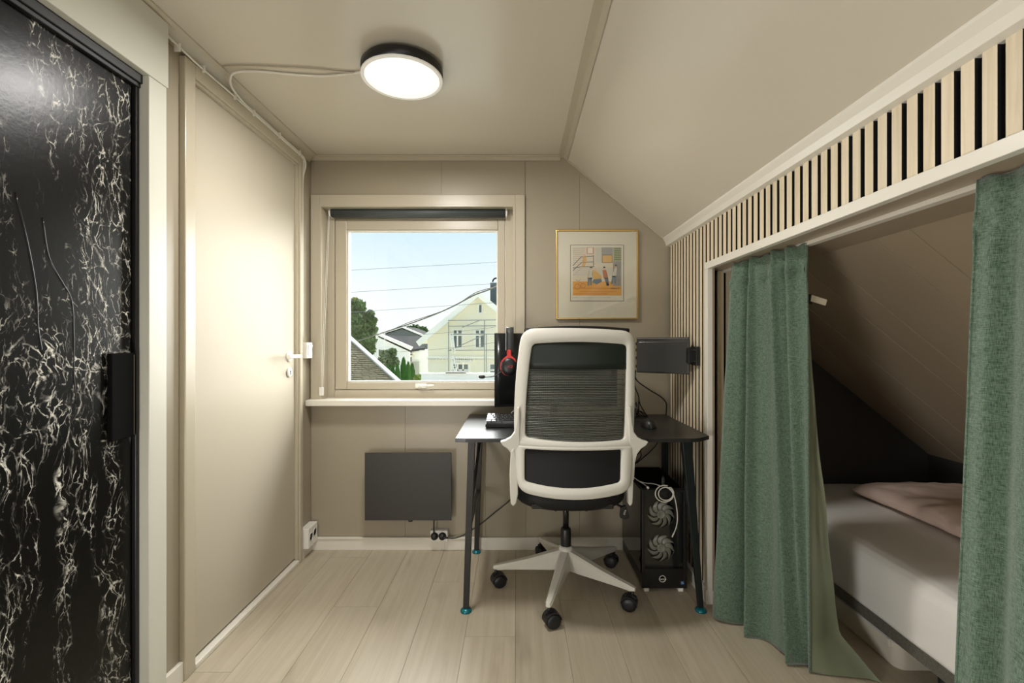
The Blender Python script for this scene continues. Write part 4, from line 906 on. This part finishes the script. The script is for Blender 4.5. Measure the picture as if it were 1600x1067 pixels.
def matt(u, v):
    # section swept round the bed's outline (inset, height)
    q = v * (len(prof) - 1); i = min(int(q), len(prof) - 2); f = q - i
    ins = prof[i][0] * (1 - f) + prof[i + 1][0] * f; z = prof[i][1] * (1 - f) + prof[i + 1][1] * f
    x0, x1, y0, y1 = 1.268 + ins, 2.17 - ins, .40 + ins, 2.507 - ins
    per = [(x0, y1), (x0, y0), (x1, y0), (x1, y1)]; s_ = u * 4; k0 = int(s_) % 4; ff = s_ - int(s_)
    a, b_ = per[k0], per[(k0 + 1) % 4]; x = a[0] * (1 - ff) + b_[0] * ff; y = a[1] * (1 - ff) + b_[1] * ff
    w_ = .0035 * noise.noise(Vector((x * 5, y * 3, z * 9))) + .002 * noise.noise(Vector((x * 3 + 5, y * 14 + z * 30, z * 4)))
    return Vector((x + w_, y, z + (w_ if v > .5 else 0)))
V = grid(bm, matt, 240, 44, closed_u=True); bm.faces.new(V[-1][:]); obj('mattress', bm, sheet_cloth, t)
obj('bed_base', B((1.268, 2.168, .41, 2.500, .108, .150)), frame_cloth, t, bevel=.004, label='dark woven bed base below the sheet')
for x, y in ((1.31, 1.42), (2.12, 1.42), (1.31, .46), (2.12, .46), (2.12, 2.40)):
    bm = bmesh.new(); cyl(bm, (x, y, 0), (x, y, .110), .018, .024, n=20); obj('leg', bm, black_plastic, t)

bm = bmesh.new()
def duvet(u, v):
    # rounded section (u) carried along the bed (v), puffier in the middle, blunt at the far end
    y = 2.265 - v * 1.30; th = u * 2 * math.pi; en = max(0, min(v * 7, (1 - v) * 5, 1)); e_ = (1 - (1 - en) ** 2) ** .5
    sp = lambda c_, k_: math.copysign(abs(c_) ** k_, c_)
    xc, aw, hh = 1.86, (.255 + .012 * math.sin(y * 6)) * (.86 + .14 * e_), .012 + .034 * e_
    x = xc + aw * sp(math.cos(th), .55); z = .377 + hh + hh * sp(math.sin(th), .75)
    up = max(0, math.sin(th)); q = Vector((x, y, z))
    w_ = .016 * noise.noise(Vector((x * 5, y * 4, 3))) + .008 * noise.noise(Vector((x * 9 + y * 7, y * 16, 6))) + .005 * noise.noise(Vector((x * 26, y * 20 + x * 9, 1)))
    side = abs(math.cos(th)) ** 3 * .012 * noise.noise(Vector((y * 13, z * 40, 8)))
    return Vector((x + side, y, max(z + w_ * up, .373)))
V = grid(bm, duvet, 96, 150, closed_u=True); bm.faces.new(V[0][:]); bm.faces.new(V[-1][::-1])
tag(obj('folded_duvet', bm, duvet_cloth), 'crumpled pale pink duvet lying on the white bed', 'duvet')

t = thing('storage_box', 'white plastic underbed storage box with a clear clip lid', 'box', (1.5, 2.0, 0))
bm = bmesh.new()
def sbox(x0, x1, y0, y1, rad):
    pts = []
    for (cx_, cy_, a0) in ((x0 + rad, y0 + rad, 180), (x1 - rad, y0 + rad, 270), (x1 - rad, y1 - rad, 0), (x0 + rad, y1 - rad, 90)):
        for k in range(7): a = R(a0 + k * 15); pts.append((cx_ + rad * math.cos(a), cy_ + rad * math.sin(a)))
    return pts
secs = [(.022, .0), (.013, .0), (.009, .006), (.0, .088), (-.002, .092)]
rings = [[bm.verts.new((x, y, z)) for x, y in sbox(1.283 + i_, 1.70 - i_, 1.572 + i_, 2.38 - i_, .032)] for i_, z in secs]
for a_, b_ in zip(rings, rings[1:]):
    n = len(a_)
    for i in range(n): f = bm.faces.new((a_[i], a_[(i + 1) % n], b_[(i + 1) % n], b_[i])); f.smooth = True
bm.faces.new(rings[0][::-1]); bm.faces.new(rings[-1]); obj('tub', bm, mat('tub_plastic', (228, 222, 206), .35), t)
bm = bmesh.new(); prs = [bm.verts.new((x, y, .0925)) for x, y in sbox(1.279, 1.704, 1.568, 2.384, .035)]; pr2 = [bm.verts.new((x, y, .105)) for x, y in sbox(1.284, 1.699, 1.573, 2.379, .032)]
for i in range(len(prs)): bm.faces.new((prs[i], prs[(i + 1) % len(prs)], pr2[(i + 1) % len(prs)], pr2[i]))
bm.faces.new(prs[::-1]); bm.faces.new(pr2); obj('lid', bm, mat('lid_plastic', (206, 206, 200), .2), t, bevel=.001)
obj('clip', B((1.272, 1.284, 1.99, 2.10,   .058, .104)), mat('clip_plastic', (214, 210, 198), .2), t, bevel=.003)
obj('clip', B((1.276, 1.286, 1.600, 1.616, .070, .098)), MATS['clip_plastic'], t, bevel=.002)

# ---------------------------------------------------------------- curtains
def polyl(pts, f):
    L_ = [0]
    for a, b_ in zip(pts, pts[1:]): L_.append(L_[-1] + (Vector(b_) - Vector(a)).length)
    s_ = f * L_[-1]
    for i in range(len(pts) - 1):
        if s_ <= L_[i + 1] or i == len(pts) - 2:
            g_ = (s_ - L_[i]) / (L_[i + 1] - L_[i]); return Vector(pts[i]).lerp(Vector(pts[i + 1]), g_)
top = [(.856, 1.850), (.872, 1.72), (.880, 1.58), (.905, 1.462)]
bot = [(.806, 1.895), (.848, 1.832), (.900, 1.775), (.935, 1.675), (.985, 1.575)]
def ridge(u, c_, w_): return math.exp(-((u - c_) / w_) ** 2)
def cfold(u, v):
    # folds drift and open towards the hem; positive stands out into the room
    f = .5 * ridge(u, .07, .06 + .03 * v) - 1.1 * ridge(u, .25 + .03 * v, .045 + .025 * v) + .8 * ridge(u, .34 + .06 * v, .035 + .02 * v) - .35 * ridge(u, .52 + .06 * v, .09 + .03 * v)
    f += .7 * ridge(u, .66 + .20 * v, .03 + .01 * v) - .3 * ridge(u, .76 + .16 * v, .03) + .6 * ridge(u, .84 + .08 * v, .04) * (1 - .8 * v) - .5 * ridge(u, .95, .03) * v
    return f
zt_ = 1.424
def green(u, v):
    a = polyl(top, u); b_ = polyl(bot, u); s_ = v ** .9; p = a.lerp(b_, s_); z = zt_ * (1 - v) + .006 * v
    amp = .034 + .020 * v; pinch = math.exp(-((v - .056) / .012) ** 2) * .010 * math.cos(u * 44)
    head = max(0, .056 - v) / .056
    o = cfold(u, v) * amp * (1 - .25 * head) + pinch + .0025 * noise.noise(Vector((u * 9, v * 7, 1)))
    hem = .016 * math.sin(u * 9 + 1) * max(0, v - .9) / .1
    return Vector((p.x - o * .93, p.y - o * .35 + .0, max(z + .0, .004) + (hem if v > .97 else 0) * .3 + .004 * math.sin(u * 40) * head))
t = thing('bed_curtain', 'green woven curtain gathered at the far end of the bed opening', 'curtain', (.87, 1.65, 1.42), group=None)
bm = bmesh.new(); grid(bm, green, 150, 90); cg = obj('curtain_cloth', bm, green_cloth, t); q_ = cg.modifiers.new('s', 'SOLIDIFY'); q_.thickness = .0018; q_.offset = 1
def lining(u, v):
    e_ = green(1, v); w_ = .012 + .150 * max(0, v - .10) ** 1.25 + .05 * max(0, v - .85)
    q = (1 - math.cos(min(u * 3.2, math.pi))) / 2
    n_ = .012 * noise.noise(Vector((u * 3, v * 6, 4))) * u
    flare = .05 * max(0, v - .93) / .07 * u
    return Vector((e_.x + .004 + w_ * u + flare, e_.y + .004 + .035 * q * (.3 + v) + n_ - .10 * u * max(0, v - .93) / .07, max(.004, e_.z + n_ * .3)))
bm = bmesh.new(); grid(bm, lining, 30, 90); cl = obj('curtain_lining', bm, green_lining, t, label='paler satin lining turned outward')
bm = bmesh.new(); tube(bm, [green(1, k / 30) + Vector((.002, -.002, 0)) for k in range(31)], .0035, n=8, k=2); obj('hem', bm, green_cloth, t)
bm = bmesh.new(); o0 = Vector((.958, 1.52, 1.248))
def quad(bm, a, b_, c_, d3, th=(0, .0008, 0)): prism(bm, [a, b_, c_, d3], th)
quad(bm, o0 + Vector((-.012, 0, -.006)), o0 + Vector((.006, .002, -.010)), o0 + Vector((.006, .002, .024)), o0 + Vector((-.012, 0, .024))); lb = obj('label_band', bm, black_plastic, t)
bm = bmesh.new(); quad(bm, o0 + Vector((.003, .001, .022)), o0 + Vector((.056, .004, .006)), o0 + Vector((.050, .004, -.013)), o0 + Vector((.000, .001, .001))); obj('care_label', bm, mat('label_cloth', (206, 196, 170), .8), t, label='small beige care label')

t2 = [(.874, .885), (.890, .80), (.880, .70), (.890, .60), (.880, .50), (.890, .42)]
b2 = [(.775, .845), (.80, .78), (.77, .70), (.81, .60), (.77, .50), (.80, .42)]
def green2(u, v):
    a = polyl(t2, u); b_ = polyl(b2, u); p = a.lerp(b_, v ** .95); z = zt_ * (1 - v) + .006 * v
    head = max(0, .060 - v) / .060; pinch = math.exp(-((v - .060) / .010) ** 2) * .008 * math.cos(u * 60)
    f = .7 * ridge(u, .06, .03) - .9 * ridge(u, .115 + .01 * v, .03) + .9 * ridge(u, .21 - .01 * v, .055) - .8 * ridge(u, .36, .05) + 1.0 * ridge(u, .5, .05) - .8 * ridge(u, .64, .05) + .9 * ridge(u, .8, .06)
    o = f * (.012 + .006 * v) * (1 - .3 * head) + pinch + .002 * noise.noise(Vector((u * 12, v * 8, 9)))
    return Vector((p.x - o * .9, p.y - o * .3, z + .004 * math.sin(u * 50) * head))
t = thing('bed_curtain', 'green woven curtain nearest the camera at the right edge', 'curtain', (.88, .65, 1.42))
bm = bmesh.new(); grid(bm, green2, 130, 80); cg = obj('curtain_cloth', bm, green_cloth, t); q_ = cg.modifiers.new('s', 'SOLIDIFY'); q_.thickness = .0018; q_.offset = 1
bm = bmesh.new(); tube(bm, [green2(0, k / 30) for k in range(31)], .0022, n=8, k=2); obj('hem', bm, green_cloth, t)

# ---------------------------------------------------------------- outside the window
pale_ground = mat('bounce_ground', (186, 182, 168), .9, var=.12, vscale=(.5, .5, .5)); leaf = mat('leaf_green', (74, 104, 44), .7, var=.45, vscale=(1.2, 1.2, 1.2)); leaf_warm = mat('leaf_autumn', (138, 140, 62), .7, var=.4, vscale=(1.5, 1.5, 1.5))
conifer = mat('conifer_green', (64, 112, 34), .8, var=.4, vscale=(3, 3, 3)); bark = mat('bark', (88, 76, 60), .9)
house_w = mat('cream_siding', (246, 240, 214), .7); house_wh = mat('white_siding', (236, 236, 228), .7); house_trim = mat('house_trim', (250, 247, 232), .6); roof_g = mat('grey_roofing', (46, 46, 45), .95, spec=.05, var=.12, vscale=(2, 2, 2)); pane_m = mat('dark_pane', (96, 108, 106), .15); metal_g = mat('galvanised', (160, 160, 148), .5, .2); chim = mat('chimney_cladding', (88, 100, 98), .6)
for m_ in (house_w, house_wh):
    n = m_.node_tree.nodes; l = m_.node_tree.links; tt = n.new('ShaderNodeTexCoord'); wv = n.new('ShaderNodeTexWave'); wv.bands_direction = 'Z'; wv.wave_profile = 'SAW'; wv.inputs['Scale'].default_value = 1.6
    bp = n.new('ShaderNodeBump'); bp.inputs['Distance'].default_value = .02; bp.inputs['Strength'].default_value = .6; l.new(tt.outputs['Object'], wv.inputs[0]); l.new(wv.outputs[0], bp.inputs['Height']); l.new(bp.outputs[0], n['Principled BSDF'].inputs['Normal'])
GZ = -3.6
struct('ground', B((-60, 60, 3.2, 160, GZ - .2, GZ)), pale_ground)  # ground made pale to bounce added light up through the window

# cream gabled house with scaffold
D = 30
t = thing('cream_house', 'cream timber house with a steep gable, white windows and a tall chimney', 'house', (P(748, 533, D).x, D, GZ))
pk = P(748, 462, D); wlx = P(668.5, 533, D).x; eav = P(656, 536, D); wrx = 2 * pk.x - wlx; sl = (pk.z - eav.z) / (pk.x - eav.x); ez = pk.z - sl * (pk.x - wlx)
bm = bmesh.new(); prism(bm, [(wlx, D, GZ), (wrx, D, GZ), (wrx, D, ez - .06), (pk.x, D, pk.z - .06), (wlx, D, ez - .06)], (0, 9, 0)); obj('wall', bm, house_w, t)
for s in (-1, 1):
    bm = bmesh.new(); ex = pk.x + s * (pk.x - eav.x) ; prism(bm, [(pk.x, D - .5, pk.z), (ex, D - .5, eav.z), (ex, D - .5, eav.z + .22), (pk.x, D - .5, pk.z + .22)], (0, 10, 0)); obj('roof', bm, roof_g, t)
    bm = bmesh.new(); prism(bm, [(pk.x, D - .5, pk.z - .04), (ex, D - .5, eav.z - .04), (ex, D - .5, eav.z - .005), (pk.x, D - .5, pk.z - .005)], (0, 10, 0)); obj('soffit', bm, house_trim, t)
    bm = bmesh.new(); prism(bm, [(pk.x, D - .62, pk.z - .12), (ex - s * .08, D - .62, eav.z - .18), (ex + s * .12, D - .62, eav.z + .12), (pk.x, D - .62, pk.z + .30)], (0, .12, 0)); obj('bargeboard', bm, house_trim, t)
def hwin(t, D, x0, y0, x1, y1, cols, rows, split=None, depth=.1):
    a = P(x0, y1, D); b_ = P(x1, y0, D); fw = .09 * (b_.x - a.x) + .03
    fr = B((a.x - fw, b_.x + fw, D - depth, D, a.z - fw, a.z), (a.x - fw, b_.x + fw, D - depth, D, b_.z, b_.z + fw), (a.x - fw, a.x, D - depth, D, a.z, b_.z), (b_.x, b_.x + fw, D - depth, D, a.z, b_.z), (a.x - fw * 2, b_.x + fw * 2, D - depth * 1.8, D, a.z - fw * 1.8, a.z - fw))
    f = obj('window', fr, house_trim, t)
    zs = [a.z + (b_.z - a.z) * q / rows for q in range(rows + 1)] if not split else [a.z, a.z + (b_.z - a.z) * split, b_.z]
    for c_ in range(cols):
        for r_ in range(len(zs) - 1):
            w_ = (b_.x - a.x) / cols; g_ = .05
            obj('pane', B((a.x + c_ * w_ + g_, a.x + (c_ + 1) * w_ - g_, D - depth * .5, D - .001, zs[r_] + g_, zs[r_ + 1] - g_)), pane_m, f)
            obj('glazing_bar', B((a.x + c_ * w_ - g_, a.x + c_ * w_ + g_, D - depth * .8, D, zs[r_], zs[r_ + 1]), (a.x + c_ * w_, a.x + (c_ + 1) * w_, D - depth * .8, D, zs[r_] - g_, zs[r_] + g_)), house_trim, f)
hwin(t, D, 747.5, 475, 753, 489, 1, 1)
hwin(t, D, 708, 515, 722, 543, 2, 1, split=.76); hwin(t, D, 742.5, 515, 757, 543, 2, 1, split=.76)
hwin(t, D, 707, 568, 732, 587, 3, 2); hwin(t, D, 765, 568, 774, 587, 1, 2)
a = P(669, 559, D); b_ = P(669, 556, D); obj('string_course', B((wlx - .1, wrx + .1, D - .18, D, a.z, b_.z)), house_trim, t)
bm = bmesh.new()
for q in range(60): x = wlx + q * .13; box(bm, x, x + .06, D - .16, D, a.z - .12, a.z)
obj('dentil_row', bm, house_trim, t, kind='stuff')
a = P(712, 564, D); b_ = P(738, 562, D); obj('window_hood', B((a.x, b_.x, D - .35, D, a.z, b_.z)), house_trim, t)
a = P(766, 478, D + 3); b_ = P(790, 441, D + 3); bm = B((a.x, b_.x, D + 3, D + 4, a.z - 1.5, b_.z)); obj('chimney', bm, chim, t)
c_ = P(775, 440, D + 3.2); bm = bmesh.new(); tube(bm, [(c_.x - .25, D + 3.2, c_.z), (c_.x - .15, D + 3.2, c_.z + .2), (c_.x + .05, D + 3.2, c_.z + .27), (c_.x + .3, D + 3.2, c_.z + .2)], .06, n=6); obj('chimney_cowl', bm, roof_g, t)

t = thing('scaffold', 'thin metal scaffold with an access ladder standing against the cream house', 'scaffold', (P(720, 533, 29).x, 29, GZ))
DS = 28.5; tb = lambda bm, a, b_, r=.03, dy=0: cyl(bm, P(a[0], a[1], DS + dy), P(b_[0], b_[1], DS + dy), r, n=6)
for x, yt in ((701, 502), (757, 500), (760, 522)):
    for dy in (0, .6):
        bm = bmesh.new(); pt = P(x, yt, DS + dy); cyl(bm, pt, (pt.x, pt.y, GZ), .028, n=6); obj('upright', bm, metal_g, t)
for y in (500, 509, 522, 547):
    bm = bmesh.new(); tb(bm, (700, y), (775, y - .6)); tb(bm, (700, y), (775, y - .6), dy=.6); obj('rail', bm, metal_g, t)
bm = bmesh.new(); a = P(702, 524, DS); b_ = P(775, 522, DS); box(bm, a.x, b_.x, DS + .05, DS + .55, a.z, a.z + .06); obj('platform', bm, house_trim, t)
bm = bmesh.new(); tb(bm, (722, 511), (752, 499)); tb(bm, (702, 547), (756, 523)); obj('diagonal_brace', bm, metal_g, t)
for (a, b_) in (((705, 521), (709, 551)), ((707, 556), (713, 587))):
    bm = bmesh.new()
    for o in (-2.2, 2.2): tb(bm, (a[0] + o, a[1]), (b_[0] + o, b_[1]), .035, -.15)
    for q in range(9): f = q / 8; x = a[0] + (b_[0] - a[0]) * f; y = a[1] + (b_[1] - a[1]) * f; tb(bm, (x - 2.2, y), (x + 2.2, y), .025, -.15)
    obj('ladder', bm, house_trim, t)

# white garden wall before the cream house
D = 22; a = P(658, 584, D); b_ = P(800, 586, D)
t = thing('garden_wall', 'white rendered garden wall in front of the cream house', 'wall', (a.x, D, GZ))
obj('wall_face', B((a.x, b_.x + 1, D, D + .3, GZ, a.z)), house_wh, t); a2 = P(697, 584.5, D); b2_ = P(729, 584.5, D); obj('coping', B((a.x - .05, b_.x + 1, D - .05, D + .35, a.z, a.z + .05)), house_trim, t); obj('coping_slab', B((a2.x, b2_.x, D - .2, D + .6, a.z + .05, a.z + .10)), mat('grey_slab', (120, 116, 106), .8), t)

# white house with grey roof in the middle distance
D = 44
t = thing('white_house', 'white low-pitched house with a dark grey roof behind the trees', 'house', (P(625, 533, D).x, D, GZ))
pts = [P(576, 523, D), P(591, 524.5, D), P(640, 547, D), P(640, 566, D), P(640, 640, D), P(576, 640, D)]
bm = bmesh.new(); prism(bm, [Vector((p.x, D, p.z)) for p in pts], (0, .3, 0)); obj('wall', bm, house_wh, t)
bm = bmesh.new(); a, b_ = P(589, 523, D - .4), P(641, 546.5, D - .4); prism(bm, [a, b_, b_ + Vector((0, 0, .28)) + Vector((.2, 0, 0)), a + Vector((0, 0, .28))], (0, .3, 0)); obj('bargeboard', bm, house_trim, t)
bm = bmesh.new(); q1, q2, q3, q4 = P(591, 523, D), P(641, 546, D), P(664, 543, D + 2), P(640, 525, D + 12); q5 = P(602, 523.5, D + 12)
vs_ = [bm.verts.new(p) for p in (q1, q2, q3, P(660, 525, D + 12), q5)]; bm.faces.new(vs_); r_ = bmesh.ops.extrude_face_region(bm, geom=bm.faces[:]); bmesh.ops.translate(bm, verts=[q for q in r_['geom'] if isinstance(q, bmesh.types.BMVert)], vec=(0, 0, -.2)); obj('roof', bm, roof_g, t)
a = P(640, 546, D + .3); b_ = P(670, 620, D + .3); obj('wing_wall', B((a.x, b_.x, D + 1.2, D + 6, GZ, a.z - .05)), house_wh, t)
hwin(t, D, 591, 545, 595, 556, 1, 1); hwin(t, D, 602, 545, 612, 550, 2, 1); hwin(t, D + 1.2, 637, 552, 645, 555, 1, 1)
a = P(629, 565, D); b_ = P(651, 580, D); obj('garage_door', B((a.x, b_.x, D + .9, D + 1.25, b_.z - 1, a.z)), mat('grey_door', (168, 168, 156), .6), t)
a = P(601, 515, D - 1); bm = bmesh.new(); cyl(bm, P(601, 553, D - 1), P(601, 516, D - 1), .03, n=6); obj('flagpole', bm, house_trim, t)

t = thing('grey_house', 'grey gabled house farther back behind the white house', 'house', (P(630, 533, 60).x, 60, GZ))
D = 60; bm = bmesh.new(); prism(bm, [Vector((p.x, D, p.z)) for p in (P(586, 527, D), P(628, 513, D), P(668, 529, D), P(668, 590, D), P(586, 590, D))], (0, 8, 0)); obj('wall', bm, mat('grey_siding', (104, 108, 104), .7), t)
for a, b_ in (((580, 526.5), (628.5, 511.5)), ((628, 511.5), (672, 529.5))):
    bm = bmesh.new(); p, q = P(*a, D - .4), P(*b_, D - .4); prism(bm, [p, q, q + Vector((0, 0, .24)), p + Vector((0, 0, .24))], (0, .2, 0)); obj('bargeboard', bm, house_trim, t)
    bm = bmesh.new(); prism(bm, [p + Vector((0, .2, 0)), q + Vector((0, .2, 0)), q + Vector((0, .2, .22)), p + Vector((0, .2, .22))], (0, 8.6, 0)); obj('roof', bm, roof_g, t)
a = P(621, 512, D); obj('chimney', B((a.x - .15, a.x + .2, D + 2, D + 2.5, a.z - 1, a.z + .35)), roof_g, t)

# shingled roof of the neighbouring outbuilding, close by on the left
shg = mat('shingle_grey', (132, 125, 101), .95, spec=.1, var=.2, vscale=(9, 9, 9)); shd = mat('shingle_shadow', (36, 34, 27), .95)
A0 = P(541, 526.5, 7.0); A1 = P(622, 600, 5.9); rk = (A1 - A0); rk = Vector((rk.x, rk.y, rk.z)); ridge_d = Vector((-1, -.28, 0)).normalized()
t = thing('shingled_roof', 'weathered grey shingle roof with a white bargeboard at the lower left of the view', 'roof', tuple(A1))
nrm = rk.cross(ridge_d).normalized(); nrm = nrm if nrm.z > 0 else -nrm
A2 = A0 + rk * 1.35
bm = bmesh.new(); prism(bm, [A0, A2, A2 + ridge_d * 2.2, A0 + ridge_d * 2.2], -nrm * .12); obj('roof_deck', bm, shd, t)
bm = bmesh.new(); random.seed(2); nr_ = 36
for r_ in range(nr_):
    s_ = 0 - random.random() * .06
    while s_ < 2.1:
        w_ = random.uniform(.07, .11); p0 = A0 + rk * (1.35 * r_ / nr_) + ridge_d * max(s_, .01); p1 = A0 + rk * (1.35 * (r_ + 1.12) / nr_) + ridge_d * max(s_, .01); g_ = ridge_d * (w_ - .006)
        lo1, hi1 = nrm * .002, nrm * random.uniform(.014, .022)
        v = [bm.verts.new(q) for q in (p0 + lo1, p0 + g_ + lo1, p1 + g_ + hi1, p1 + hi1, p1 + g_ + nrm * .001, p1 + nrm * .001)]
        bm.faces.new(v[:4]); bm.faces.new((v[3], v[2], v[4], v[5])); s_ += w_
obj('shingles', bm, shg, t, kind='stuff')
bm = bmesh.new(); prism(bm, [A0 + nrm * .035, A2 + nrm * .035, A2 - nrm * .16, A0 - nrm * .16], -ridge_d * .055); obj('bargeboard', bm, house_trim, t)
bm = bmesh.new(); bwz = Vector((0, 0, GZ)); w0_, w1_ = A0 - ridge_d * -.1 - nrm * .13, A2 - ridge_d * -.1 - nrm * .13
prism(bm, [w0_, w1_, (w1_.x, w1_.y, GZ), (w0_.x, w0_.y, GZ)], ridge_d * 1.9); obj('wall', bm, house_wh, t)

# trees, bush, hedge
def crown(name, label, cat, D, blobs, m, n=2600, size=.16, trunk=None, grp=None, flat_=1.0):
    c0 = P(blobs[0][0], blobs[0][1], D); t = thing(name, label, cat, (c0.x, D, GZ), grp); bm = bmesh.new(); tot = sum(b[2] ** 2 for b in blobs)
    for (bx_, by_, br) in blobs:
        c_ = P(bx_, by_, D); rr = br * D / 730
        for q in range(int(n * br * br / tot)):
            v = Vector((random.gauss(0, 1), random.gauss(0, 1), random.gauss(0, 1))).normalized(); v *= rr * (random.random() ** .28) * (1 + .25 * noise.noise(v * 2 + c_)); p = c_ + Vector((v.x, v.y, v.z * flat_))
            u = Vector((random.gauss(0, 1), random.gauss(0, 1), random.gauss(0, 1))).normalized(); w_ = u.cross(Vector((random.gauss(0, 1), random.gauss(0, 1), random.gauss(0, 1)))).normalized(); s_ = size * random.uniform(.5, 1.1)
            bm.faces.new([bm.verts.new(p + u * s_), bm.verts.new(p + w_ * s_ * .55), bm.verts.new(p - u * s_), bm.verts.new(p - w_ * s_ * .55)])
    f = obj('foliage', bm, m, t, kind='stuff')
    bm = bmesh.new(); cyl(bm, (c0.x, D, GZ), (c0.x, D, c0.z), .18 if trunk is None else trunk, .08, n=8)
    for k in range(5): a = k * 1.3; bx_, by_, br = blobs[k % len(blobs)]; q = P(bx_, by_, D); cyl(bm, (c0.x, D, c0.z - 1.2), (q.x + .3 * math.cos(a), D + .4 * math.sin(a), q.z + br * .3 * D / 730), .07, .02, n=6)
    obj('trunk', bm, bark, t); return t
random.seed(9)
crown('broadleaf_tree', 'tall broadleaf tree with yellowing top at the left of the view', 'tree', 24, [(552, 505, 26), (562, 478, 10), (545, 480, 14), (575, 505, 12), (572, 530, 17), (583, 500, 6), (579, 490, 6), (566, 550, 14), (545, 525, 22), (579, 545, 8), (585, 515, 5)], leaf, n=9000, size=.12)
crown('broadleaf_tree', 'yellow-green tree crown behind the tall tree at far left', 'tree', 27, [(546, 482, 16), (540, 500, 16), (555, 470, 6)], leaf_warm, n=3000, size=.13)
crown('distant_tree', 'dark green distant tree between the roofs', 'tree', 75, [(650, 518, 11), (640, 516, 7), (660, 519, 9), (670, 524, 8)], leaf, n=2600, size=.3, trunk=.3)
crown('garden_bush', 'loose grey-green bush before the white house', 'bush', 30, [(607, 561, 12), (600, 553, 7), (613, 550, 7), (596, 566, 8), (616, 566, 8), (604, 575, 10)], mat('bush_green', (122, 136, 92), .8, var=.3, vscale=(2, 2, 2)), n=3500, size=.10, trunk=.06)
def conif(px_, yt, wpx, D, label):
    a = P(px_, yt, D); rr = wpx * D / 730 / 2; t = thing('conifer', label, 'conifer', (a.x, D, GZ), 'conifers of the clipped hedge'); bm = bmesh.new(); Ht = a.z - GZ
    for q in range(1500):
        f = random.random() ** .8; h_ = GZ + Ht * (1 - f * .62); r_ = rr * min(1, (f * 4.2) ** .6) * random.uniform(.75, 1.03); an = random.random() * 6.283; p = Vector((a.x + r_ * math.cos(an), D + r_ * math.sin(an), h_))
        s_ = .10 * random.uniform(.6, 1.2); u = Vector((math.cos(an) * .3, math.sin(an) * .3, 1)).normalized(); w_ = Vector((-math.sin(an), math.cos(an), 0))
        bm.faces.new([bm.verts.new(p + u * s_ * 1.5), bm.verts.new(p + w_ * s_ * .4), bm.verts.new(p - u * s_), bm.verts.new(p - w_ * s_ * .4)])
    core = obj('foliage', bm, conifer, t, kind='stuff')
    bm = bmesh.new(); lathe(bm, (a.x, D, GZ), (0, 0, 1), [(rr * .8, 0), (rr * .85, Ht * .8), (rr * .5, Ht * .93), (0, Ht * .98)], 12); obj('core', bm, mat('conifer_dark', (38, 70, 24), .9) if 'conifer_dark' not in MATS else MATS['conifer_dark'], t)
for (a, b_, c_, l_) in ((607, 572, 9, 'low conifer at the left end of the hedge'), (614, 573, 9, 'second low conifer from the left end of the hedge'), (621, 571, 9, 'low conifer just left of the tallest hedge conifer'),
                        (630.5, 560, 10, 'tallest pointed conifer of the hedge'), (638, 567, 9, 'broad conifer just right of the tallest one'), (644, 569, 9, 'conifer at the right end of the hedge')):
    conif(a, b_, c_ * .86, 25 if a in (607, 621, 638) else 26.2, l_)
crown('garden_bush', 'low light green bush between the hedge and the garden wall', 'bush', 24, [(653, 590, 6), (650, 596, 6), (656, 597, 5)], mat('bush_light', (128, 150, 62), .8, var=.3, vscale=(2, 2, 2)), n=900, size=.08, trunk=.05)

# overhead lines
def wire(label, D0, D1, a, b_, r, m, sag=0.0, n=14):
    p, q = P(*a, D0), P(*b_, D1); p = p + (p - q) * .3; q = q + (q - p) * .35
    bm = bmesh.new(); tube(bm, [p.lerp(q, k / n) - Vector((0, 0, sag * 4 * (k / n) * (1 - k / n))) for k in range(n + 1)], r, n=6, k=2)
    tag(obj('overhead_line', bm, m), label, 'cable')
wm = mat('wire_grey', (120, 128, 128), .6); wd = mat('service_cable', (78, 80, 66), .7)
wire('highest thin overhead wire crossing the sky', 12, 13, (541, 422), (778, 409), .005, wm)
wire('second thin overhead wire above the chimney', 12, 13, (541, 456.5), (768, 443), .005, wm)
wire('third thin overhead wire behind the cream gable', 12, 13, (583, 485), (778, 472), .005, wm)
bm = bmesh.new(); pts = [(541, 538), (575, 527), (610, 515.5), (640, 505.5), (680, 490.5), (710, 477), (740, 461), (760, 453.5), (778, 446)]
D0 = 7.0
path = [P(q[0], q[1], 9.6 - 3.2 * k / 8) for k, q in enumerate(pts)]; path = [path[0] * 2 - path[1]] + path + [path[-1] * 2 - path[-2]]
tube(bm, path, .011, n=8, k=4); tube(bm, [p + Vector((0, 0, .02 * math.sin(i * 1.9) + .012)) for i, p in enumerate(path)], .006, n=6, k=4)
tag(obj('service_cable', bm, wd), 'thick twisted dark cable sloping up across the window view', 'cable')
wire('thin wire crossing low in front of the cream house windows', 20, 20, (660, 545), (778, 531), .006, wd, .1)
wire('thin wire crossing the upper part of the cream house', 20, 20, (660, 520), (778, 507), .006, wd, .1)
